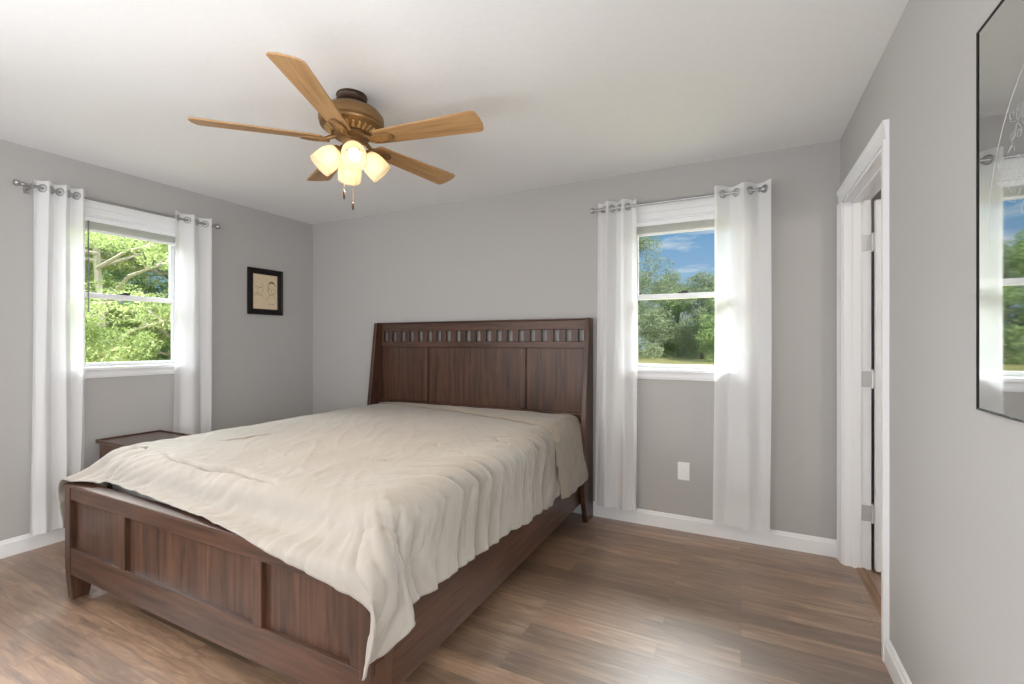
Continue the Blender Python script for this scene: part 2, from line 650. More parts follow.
# baseboards with a small stepped cap
def base_profile(d=0.016, h=0.100):
    return [(0, 0), (d, 0), (d, h * 0.78), (d * 0.72, h * 0.84), (d * 0.62, h * 0.93), (d * 0.3, h), (0, h)]
mb = MB().prism([(YB - p[0], p[1]) for p in base_profile()], 'x', XL, XR)
struct(mb, 'baseboard_back', M['white'], 'white baseboard along the headboard wall', 'baseboard')
mb = MB().prism([(XL + p[0], p[1]) for p in base_profile()], 'y', YF, YB - 0.016)
struct(mb, 'baseboard_left', M['white'], 'white baseboard along the left wall', 'baseboard')
mb = MB().prism([(XR - p[0], p[1]) for p in base_profile()], 'y', YF, DR['y0'] - 0.078)
struct(mb, 'baseboard_right', M['white'], 'white baseboard below the mirror wall', 'baseboard')

# door casing, jamb, threshold
CW = 0.075
def cas(y_in, y_out):
    """casing profile across its width, (x, y): thick at the outer edge"""
    s = 1 if y_out > y_in else -1
    return [(XR, y_in + s * 0.004), (XR - 0.010, y_in + s * 0.004), (XR - 0.013, y_in + s * 0.02), (XR - 0.015, y_in + s * 0.05),
            (XR - 0.020, y_in + s * 0.058), (XR - 0.020, y_out), (XR, y_out)]
mb = MB()
mb.prism(cas(DR['y0'], DR['y0'] - CW), 'z', 0, DR['z1'])
mb.prism(cas(DR['y1'], DR['y1'] + CW), 'z', 0, DR['z1'])
zz = DR['z1']
mb.prism([(XR, zz), (XR - 0.010, zz), (XR - 0.013, zz + 0.02), (XR - 0.015, zz + 0.05), (XR - 0.020, zz + 0.058),
          (XR - 0.020, zz + CW), (XR, zz + CW)], 'y', DR['y0'] - CW, DR['y1'] + CW)
struct(mb, 'trim_1', M['white'], 'white casing round the doorway', 'door casing')
mb = MB()
JT = 0.012
mb.box(XR - 0.002, XR + RW + 0.004, DR['y0'] - 0.001, DR['y0'] + JT, 0, zz)
mb.box(XR - 0.002, XR + RW + 0.004, DR['y1'] - JT, DR['y1'] + 0.001, 0, zz)
mb.box(XR - 0.002, XR + RW + 0.004, DR['y0'], DR['y1'], zz - JT, zz + 0.001)
mb.box(XR + 0.040, XR + 0.078, DR['y1'] - JT - 0.011, DR['y1'] - JT, 0, zz - JT)
mb.box(XR + 0.040, XR + 0.078, DR['y0'] + JT, DR['y0'] + JT + 0.011, 0, zz - JT)
mb.box(XR + 0.040, XR + 0.078, DR['y0'] + JT, DR['y1'] - JT, zz - JT - 0.011, zz - JT)
struct(mb, 'trim_2', M['white'], 'white door jamb with its stop lining the doorway', 'door jamb')
mb = MB().prism([(0.572, 0), (0.580, 0.006), (0.614, 0.006), (0.622, 0)], 'y', DR['y0'] + JT, DR['y1'] - JT)
struct(mb, 'trim_3', M['strip'], 'light wood threshold strip in the doorway', 'threshold')

# open door in the hall, hinged on the far jamb
door = thing('door_1', 'white door standing open into the hall', 'door', (XR + RW + 0.016, DR['y1'] - 0.018, 0), kind='structure')
mb = MB()
dw, dh, dt = 0.79, 2.030, 0.035
mb.box(0, dw, -dt, 0, 0.012, dh)
d_o = mb.build('door_slab', M['white'], door, bevel=0.002)
mb = MB()
for (x0, x1) in ((0.11, 0.36), (0.43, 0.68)):
    for (z0, z1) in ((0.22, 0.78), (0.98, 1.55), (1.66, 1.90)):
        mb.box(x0, x1, -dt - 0.005, -dt + 0.001, z0, z1)
mb.build('raised_panel', M['white'], door, bevel=0.004)
def make_hinge(z):
    mb = MB()
    jx = -0.016
    mb.box(jx - 0.044, jx + 0.004, 0.003, 0.0075, z - 0.044, z + 0.044)    # leaf on the jamb
    h = mb.build('hinge', M['hinge'], door, bevel=0.001)
    k = MB()
    k.tube([(jx + 0.010, 0.001, z - 0.046), (jx + 0.010, 0.001, z + 0.046)], 0.0065, 12)
    k.sphere((jx + 0.010, 0.001, z + 0.048), 0.0085, 0.7, 10)
    k.sphere((jx + 0.010, 0.001, z - 0.048), 0.0085, 0.7, 10)
    k.box(jx + 0.010, jx + 0.0165, -0.030, 0.0, z - 0.044, z + 0.044)
    k.build('hinge_knuckle', M['hinge'], h, smooth=True)
for z in (1.807, 1.053, 0.312):
    make_hinge(z)
mb = MB()
for s in (-1, 0):
    y = -dt if s else 0
    yy = -0.055 if s else 0.055
    mb.tube([(dw - 0.07, y, 0.95), (dw - 0.07, y + yy * 0.6, 0.95)], 0.011, 12)
    mb.sphere((dw - 0.07, y + yy, 0.95), 0.027, 1.0, 16)
mb.build('door_knob', M['hinge'], door, smooth=True)

# ------------------------------------------------------------------ windows
def make_window(name, w, label, origin, rz, with_wand):
    """built in a local frame: u along the wall, v into the wall (outwards), z up; u=0 is the opening's left side"""
    W = w['a1'] - w['a0']
    z0, z1 = w['z0'], w['z1']
    root = thing(name, label, 'window', origin, rz, kind='structure')
    # jamb liner
    mb = MB()
    mb.box(-0.001, 0.013, -0.002, WT, z0, z1)
    mb.box(W - 0.013, W + 0.001, -0.002, WT, z0, z1)
    mb.box(0, W, -0.002, WT, z1 - 0.013, z1 + 0.001)
    mb.box(0, W, 0.02, WT, z0 - 0.001, z0 + 0.013)
    mb.build('window_frame', M['vinyl'], root)
    # casing: two flat sides, stepped head
    mb = MB()
    c = 0.062
    for (a, b) in ((-c, 0.004), (W - 0.004, W + c)):
        mb.box(a, b, -0.016, 0.0, z0, z1)
    mb.box(-c, W + c, -0.016, 0.0, z1 - 0.004, z1 + 0.040)
    mb.box(-c - 0.004, W + c + 0.004, -0.022, 0.0, z1 + 0.040, z1 + 0.098)
    mb.build('casing', M['white'], root, bevel=0.002)
    mb = MB()
    mb.box(-c - 0.012, W + c + 0.012, -0.045, 0.035, z0 - 0.012, z0 + 0.012)
    mb.build('window_sill', M['white'], root, bevel=0.005)
    mb = MB()
    mb.prism([(-0.018, z0 - 0.012), (0, z0 - 0.012), (0, z0 - 0.062), (-0.010, z0 - 0.062), (-0.016, z0 - 0.045)], 'x', -c, W + c)
    mb.build('apron', M['white'], root)
    # sashes
    zm = 1.575
    def sash(nm, za, zb, v0, v1, bot, top):
        mb = MB()
        s = 0.030
        mb.box(0.013, 0.013 + s, v0, v1, za, zb)
        mb.box(W - 0.013 - s, W - 0.013, v0, v1, za, zb)
        mb.box(0.013 + s, W - 0.013 - s, v0, v1, za, za + bot)
        mb.box(0.013 + s, W - 0.013 - s, v0, v1, zb - top, zb)
        o = mb.build(nm, M['vinyl'], root, bevel=0.003)
        g = MB().box(0.013 + s - 0.004, W - 0.013 - s + 0.004, (v0 + v1) / 2 - 0.002, (v0 + v1) / 2 + 0.002, za + bot - 0.004, zb - top + 0.004)
        g.build('pane', M['pane'], o)
        return o
    sash('upper_sash', zm - 0.018, z1 - 0.013, 0.088, 0.115, 0.034, 0.035)
    lo = sash('lower_sash', z0 + 0.013, zm + 0.016, 0.058, 0.085, 0.026, 0.034)
    lk = MB()
    lk.box(W / 2 - 0.030, W / 2 + 0.030, 0.050, 0.080, zm + 0.016, zm + 0.024)
    lk.box(W / 2 - 0.008, W / 2 + 0.034, 0.046, 0.066, zm + 0.024, zm + 0.032)
    lk.build('sash_lock', M['dark'], lo, bevel=0.002)
    return root, W

def make_blind(label, origin, rz, W, z1, wand):
    b = thing('window_blind', label, 'blind', origin, rz, group=None)
    mb = MB()
    mb.box(0.016, W - 0.016, 0.006, 0.036, z1 - 0.046, z1 - 0.0135)
    mb.build('headrail', M['vinyl'], b, bevel=0.002)
    for u0, u1 in ((0.0135, 0.028), (W - 0.028, W - 0.0135)):
        MB().box(u0, u1, 0.003, 0.039, z1 - 0.049, z1 - 0.0131).build('end_bracket', M['plate'], b, bevel=0.001)
    mb = MB()
    n = 11
    for i in range(n):
        z = z1 - 0.049 - i * 0.0042
        mb.prism([(0.009, z - 0.0012), (0.021, z + 0.0006), (0.033, z - 0.0012), (0.033, z - 0.0024), (0.021, z - 0.0006), (0.009, z - 0.0024)],
                 'x', 0.018, W - 0.018)
    mb.build('slat_stack', M['plate'], b)
    MB().box(0.018, W - 0.018, 0.010, 0.032, z1 - 0.110, z1 - 0.0965).build('bottom_rail', M['vinyl'], b, bevel=0.002)
    if wand:
        MB().tube([(0.128, 0.000, z1 - 0.045), (0.128, -0.002, z1 - 0.65)], 0.0042, 8).build('tilt_wand', M['wand'], b)
    return b

win_b, Wb = make_window('window_1', WB, 'white framed window right of the bed with blue sky and far trees', (WB['a0'], YB, 0), 0, False)
win_l, Wl = make_window('window_2', WL, 'white framed window in the left wall filled with green leaves', (XL, WL['a0'], 0), R_(90), True)
make_blind('white blind pulled up to the top of the window right of the bed', (WB['a0'], YB, 0), 0, Wb, WB['z1'], False)
make_blind('white blind with dark tilt wand pulled up in the left wall window', (XL, WL['a0'], 0), R_(90), Wl, WL['z1'], True)

# ------------------------------------------------------------------ curtain rods and curtains
ROD_Z, ROD_OFF = 2.186, 0.085
def make_rod(label, origin, rz, u0, u1):
    r = thing('curtain_rod', label, 'curtain rod', origin, rz, 'curtain rods above the windows')
    MB().tube([(u0, -ROD_OFF, ROD_Z), (u1, -ROD_OFF, ROD_Z)], 0.0085, 14).build('rod', M['nickel'], r, smooth=True)
    for u, s in ((u0, -1), (u1, 1)):
        m = Matrix.Translation((u, -ROD_OFF, ROD_Z)) @ Matrix.Rotation(R_(90) * s, 4, 'Y')
        MB().lathe([(0.0085, -0.004), (0.012, 0.0), (0.012, 0.008), (0.009, 0.012), (0.017, 0.020), (0.019, 0.030), (0.015, 0.040), (0.0, 0.044)], 20, m).build('finial', M['nickel'], r, smooth=True)
    for u in (u0 + 0.035, u1 - 0.035):
        mb = MB()
        mb.box(u - 0.012, u + 0.012, -0.004, 0.0, ROD_Z - 0.035, ROD_Z + 0.03)
        mb.box(u - 0.005, u + 0.005, -ROD_OFF, -0.003, ROD_Z - 0.016, ROD_Z - 0.009)
        mb.torus(0.0115, 0.003, Matrix.Translation((u, -ROD_OFF, ROD_Z)) @ Matrix.Rotation(R_(90), 4, 'Y'), 18, 6)
        mb.build('bracket', M['nickel'], r)
    return r

def make_curtain(label, origin, rz, u0, u1, u0b, u1b, folds, amp, seed, phase=0.0):
    """grommet curtain from u0..u1 at the rod to u0b..u1b at the hem, waving round the rod"""
    rnd = random.Random(seed)
    c = thing('curtain', label, 'curtain', origin, rz, 'white grommet curtains')
    nu, nv = 110, 46
    top, bot = ROD_Z + 0.048, 0.105
    warp = [rnd.uniform(-0.25, 0.25) for _ in range(6)]
    def pos(i, j):
        s = i / nu
        t = j / nv
        z = top + (bot - top) * t
        a, b = u0 + (u0b - u0) * t, u1 + (u1b - u1) * t
        s2 = s + 0.020 * math.sin(2 * PI * (1.0 * s + warp[0]) + 1.6 * t) * t
        ph = 2 * PI * folds * s2 + phase + 0.45 * t * math.sin(4.0 * s + 9 * warp[1])
        A = amp * (1.0 - 0.30 * t + 0.22 * t * math.sin(7 * s + 10 * warp[2] + 3 * t))
        v = -ROD_OFF + A * math.sin(ph) + 0.004 * t * math.sin(2.3 * ph + 5 * t + 8 * warp[3])
        u = a + (b - a) * s + 0.10 * A * math.sin(2 * ph) + 0.006 * t * math.sin(5 * t + 6 * s)
        return Vector((u, min(v, -0.022), z + 0.004 * math.cos(ph) * (1 - t)))
    bm = bmesh.new()
    g = [[bm.verts.new(pos(i, j)) for j in range(nv + 1)] for i in range(nu + 1)]
    for i in range(nu):
        for j in range(nv):
            bm.faces.new((g[i][j], g[i + 1][j], g[i + 1][j + 1], g[i][j + 1]))
    mb = MB()
    mb.bm.free()
    mb.bm = bm
    o = mb.build('fabric', M['sheer'], c, smooth='all')
    # stitched hem, a second layer of cloth at the bottom
    bm = bmesh.new()
    hn = 3
    g = [[bm.verts.new(pos(i, nv - hn + j) + Vector((0, -0.002, 0))) for j in range(hn + 1)] for i in range(nu + 1)]
    for i in range(nu):
        for j in range(hn):
            bm.faces.new((g[i][j], g[i + 1][j], g[i + 1][j + 1], g[i][j + 1]))
    mb = MB()
    mb.bm.free()
    mb.bm = bm
    mb.build('hem', M['sheer'], c, smooth='all')
    # metal grommets where the cloth crosses the rod
    k = 0
    while True:
        s = (k * PI - phase) / (2 * PI * folds)
        k += 1
        if s < 0.02:
            continue
        if s > 0.98:
            break
        i = s * nu
        p0, p1 = pos(i - 0.5, nv * 0.0225), pos(i + 0.5, nv * 0.0225)
        t = (p1 - p0).normalized()
        nrm = t.cross(Vector((0, 0, 1))).normalized()
        p = pos(i, nv * 0.0225)
        p.z = ROD_Z
        m = Matrix.Translation(p) @ nrm.to_track_quat('Z', 'Y').to_matrix().to_4x4()
        MB().torus(0.0215, 0.0045, m, 24, 8).build('grommet', M['nickel'], c, smooth='all')
    return c

# headboard wall (u = x)
make_rod('grey metal curtain rod above the window right of the bed', (0, YB, 0), 0, -0.915, 0.095)
make_curtain('white curtain panel hanging beside the headboard', (0, YB, 0), 0, -0.905, -0.635, -0.925, -0.630, 2.5, 0.030, 3, 0.3)
make_curtain('white curtain panel between the far window and the doorway', (0, YB, 0), 0, -0.150, 0.160, -0.150, 0.160, 2.0, 0.034, 8, -1.9)
# left wall (u = y)
make_rod('grey metal curtain rod above the left wall window', (XL, 0, 0), R_(90), 1.150, 2.245)
make_curtain('white curtain panel nearest the left edge of the photo', (XL, 0, 0), R_(90), 1.195, 1.435, 1.185, 1.430, 3.0, 0.028, 11, 0.2)
make_curtain('white curtain panel behind the bed, right of the left wall window', (XL, 0, 0), R_(90), 1.950, 2.212, 1.945, 2.215, 2.0, 0.026, 17, -1.4)

# ------------------------------------------------------------------ bed
BX0, BX1 = -2.945, -0.955
bed = thing('bed', 'dark brown wooden panel bed with slatted headboard', 'bed', ((BX0 + BX1) / 2, 2.1, 0))
bo = Vector(bed.location)
HALF = (BX1 - BX0) / 2
# headboard
hb = MB()
HY = 3.208 - bo.y                   # front of rails
HB = 3.243 - bo.y                   # back
PW = 0.034
hb.box(-HALF + PW, HALF - PW, HY, HB - 0.006, 1.350, 1.420)
head = hb.build('headboard', M['bed_x'], bed, bevel=0.004)
post_prof = [(3.100, 0.0), (3.034, 0.20), (3.030, 0.30), (3.052, 0.62), (3.135, 1.30), (3.152, 1.423), (3.158, 1.430), (3.243, 1.430), (3.243, 0.0)]
for s in (-1, 1):
    a, b = (-HALF, -HALF + PW) if s < 0 else (HALF - PW, HALF)
    MB().prism([(p[0] - bo.y, p[1]) for p in post_prof], 'x', a, b).build('post', M['bed_z'], head, bevel=0.004)
MB().box(-HALF + PW, HALF - PW, HY - 0.010, HB, 1.420, 1.430).build('top_cap', M['bed_x'], head, bevel=0.003)
MB().box(-HALF + PW, HALF - PW, HY, HB - 0.006, 1.212, 1.262).build('rail', M['bed_x'], head, bevel=0.004)
MB().box(-HALF + PW, HALF - PW, HY - 0.030, HB - 0.006, 0.30, 0.745).build('rail', M['bed_x'], head, bevel=0.006)
n = 20
span = 2 * HALF - 2 * PW
pitch = span / n
for i in range(n + 1):
    cx = -HALF + PW + i * pitch
    a, b = cx - 0.026, cx + 0.026
    a, b = max(a, -HALF + PW), min(b, HALF - PW)
    MB().box(a, b, HY + 0.003, HB - 0.010, 1.260, 1.352).build('slat', M['bed_z'], head, bevel=0.002)
SX = (-2.425 - bo.x, -1.500 - bo.x)
for sx in SX:
    MB().box(sx - 0.022, sx + 0.022, HY, HB - 0.006, 0.745, 1.212).build('stile', M['bed_z'], head, bevel=0.004)
edges = [-HALF + PW, SX[0] - 0.022, SX[0] + 0.022, SX[1] - 0.022, SX[1] + 0.022, HALF - PW]
for k in range(3):
    MB().box(edges[2 * k], edges[2 * k + 1], HY + 0.018, HB - 0.004, 0.745, 1.213).build('panel', M['bed_z'], head)
# footboard
FX0, FX1 = -2.966 - bo.x, -0.990 - bo.x
FY0 = 1.048 - bo.y
FY1 = FY0 + 0.055
fb = MB()
FP = 0.048
fb.box(FX0 + FP, FX1 - FP, FY0 + 0.004, FY1, 0.490, 0.552)
foot = fb.build('footboard', M['bed_x'], bed, bevel=0.004)
MB().box(FX0 - 0.002, FX1 + 0.002, FY0 - 0.004, FY1 + 0.006, 0.552, 0.566).build('top_cap', M['bed_x'], foot, bevel=0.004)
MB().box(FX0 + FP, FX1 - FP, FY0 + 0.004, FY1, 0.128, 0.258).build('rail', M['bed_x'], foot, bevel=0.004)
fp = [(FY0 + 0.014, 0), (FY0 + 0.002, 0.13), (FY0, 0.20), (FY0, 0.552), (FY0 + 0.095, 0.548), (FY0 + 0.100, 0.13), (FY0 + 0.078, 0)]
for s in (-1, 1):
    a, b = (FX0, FX0 + FP) if s < 0 else (FX1 - FP, FX1)
    p = MB().prism(fp, 'x', a, b).build('post', M['bed_z'], foot, bevel=0.003)
    c = a - 0.003 if s < 0 else b + 0.003
    MB().box(min(c, a if s < 0 else b), max(c, a if s < 0 else b), FY0 + 0.012, FY0 + 0.05, 0.250, 0.285).build('bolt_cover', M['bed_z'], p)
FS = (-2.440 - bo.x, -1.525 - bo.x)
for sx in FS:
    MB().box(sx - 0.024, sx + 0.024, FY0 + 0.004, FY1 - 0.01, 0.258, 0.490).build('stile', M['bed_z'], foot, bevel=0.003)
MB().box(FX1 - FP - 0.045, FX1 - FP, FY0 + 0.004, FY1 - 0.01, 0.258, 0.490).build('stile', M['bed_z'], foot, bevel=0.003)
edges = [FX0 + FP, FS[0] - 0.024, FS[0] + 0.024, FS[1] - 0.024, FS[1] + 0.024, FX1 - FP - 0.045]
for k in range(3):
    a, b = edges[2 * k], edges[2 * k + 1]
    MB().box(a, b, FY0 + 0.022, FY1 - 0.012, 0.258, 0.490).build('panel', M['bed_z'], foot)
# side rails
for s in (-1, 1):
    a, b = (FX0 + 0.002, FX0 + 0.030) if s < 0 else (FX1 - 0.030, FX1 - 0.002)
    r = MB().box(a, b, FY0 + 0.090, 3.09 - bo.y, 0.140, 0.385).build('side_rail', M['bed_y'], bed, bevel=0.004)
    MB().box(a - (0.012 if s > 0 else -0.028), b - (0.028 if s > 0 else -0.012), FY0 + 0.1, 3.06 - bo.y, 0.15, 0.19).build('ledger', M['bed_y'], r)
# slat support and centre leg
for y in (0.45, 0.95, 1.45):
    yy = FY0 + y
    MB().box(FX0 + 0.03, FX1 - 0.03, yy, yy + 0.07, 0.165, 0.190).build('support_slat', M['bed_x'], bed)
for x in (-0.5, 0.0, 0.5):
    MB().box(x - 0.03, x + 0.03, FY0 + 0.46, FY0 + 0.52, 0, 0.165).build('centre_leg', M['bed_z'], bed)

# mattress
mt = thing('mattress', 'thick mattress under the cream comforter on the bed', 'mattress', (-1.970, 2.145, 0.19))
MB().box(-0.925, 0.925, -0.955, 0.985, 0.0, 0.20).build('box_spring', M['mattress'], mt, bevel=0.03)
MB().box(-0.928, 0.928, -0.955, 0.985, 0.202, 0.498).build('pad', M['mattress'], mt, bevel=0.05)

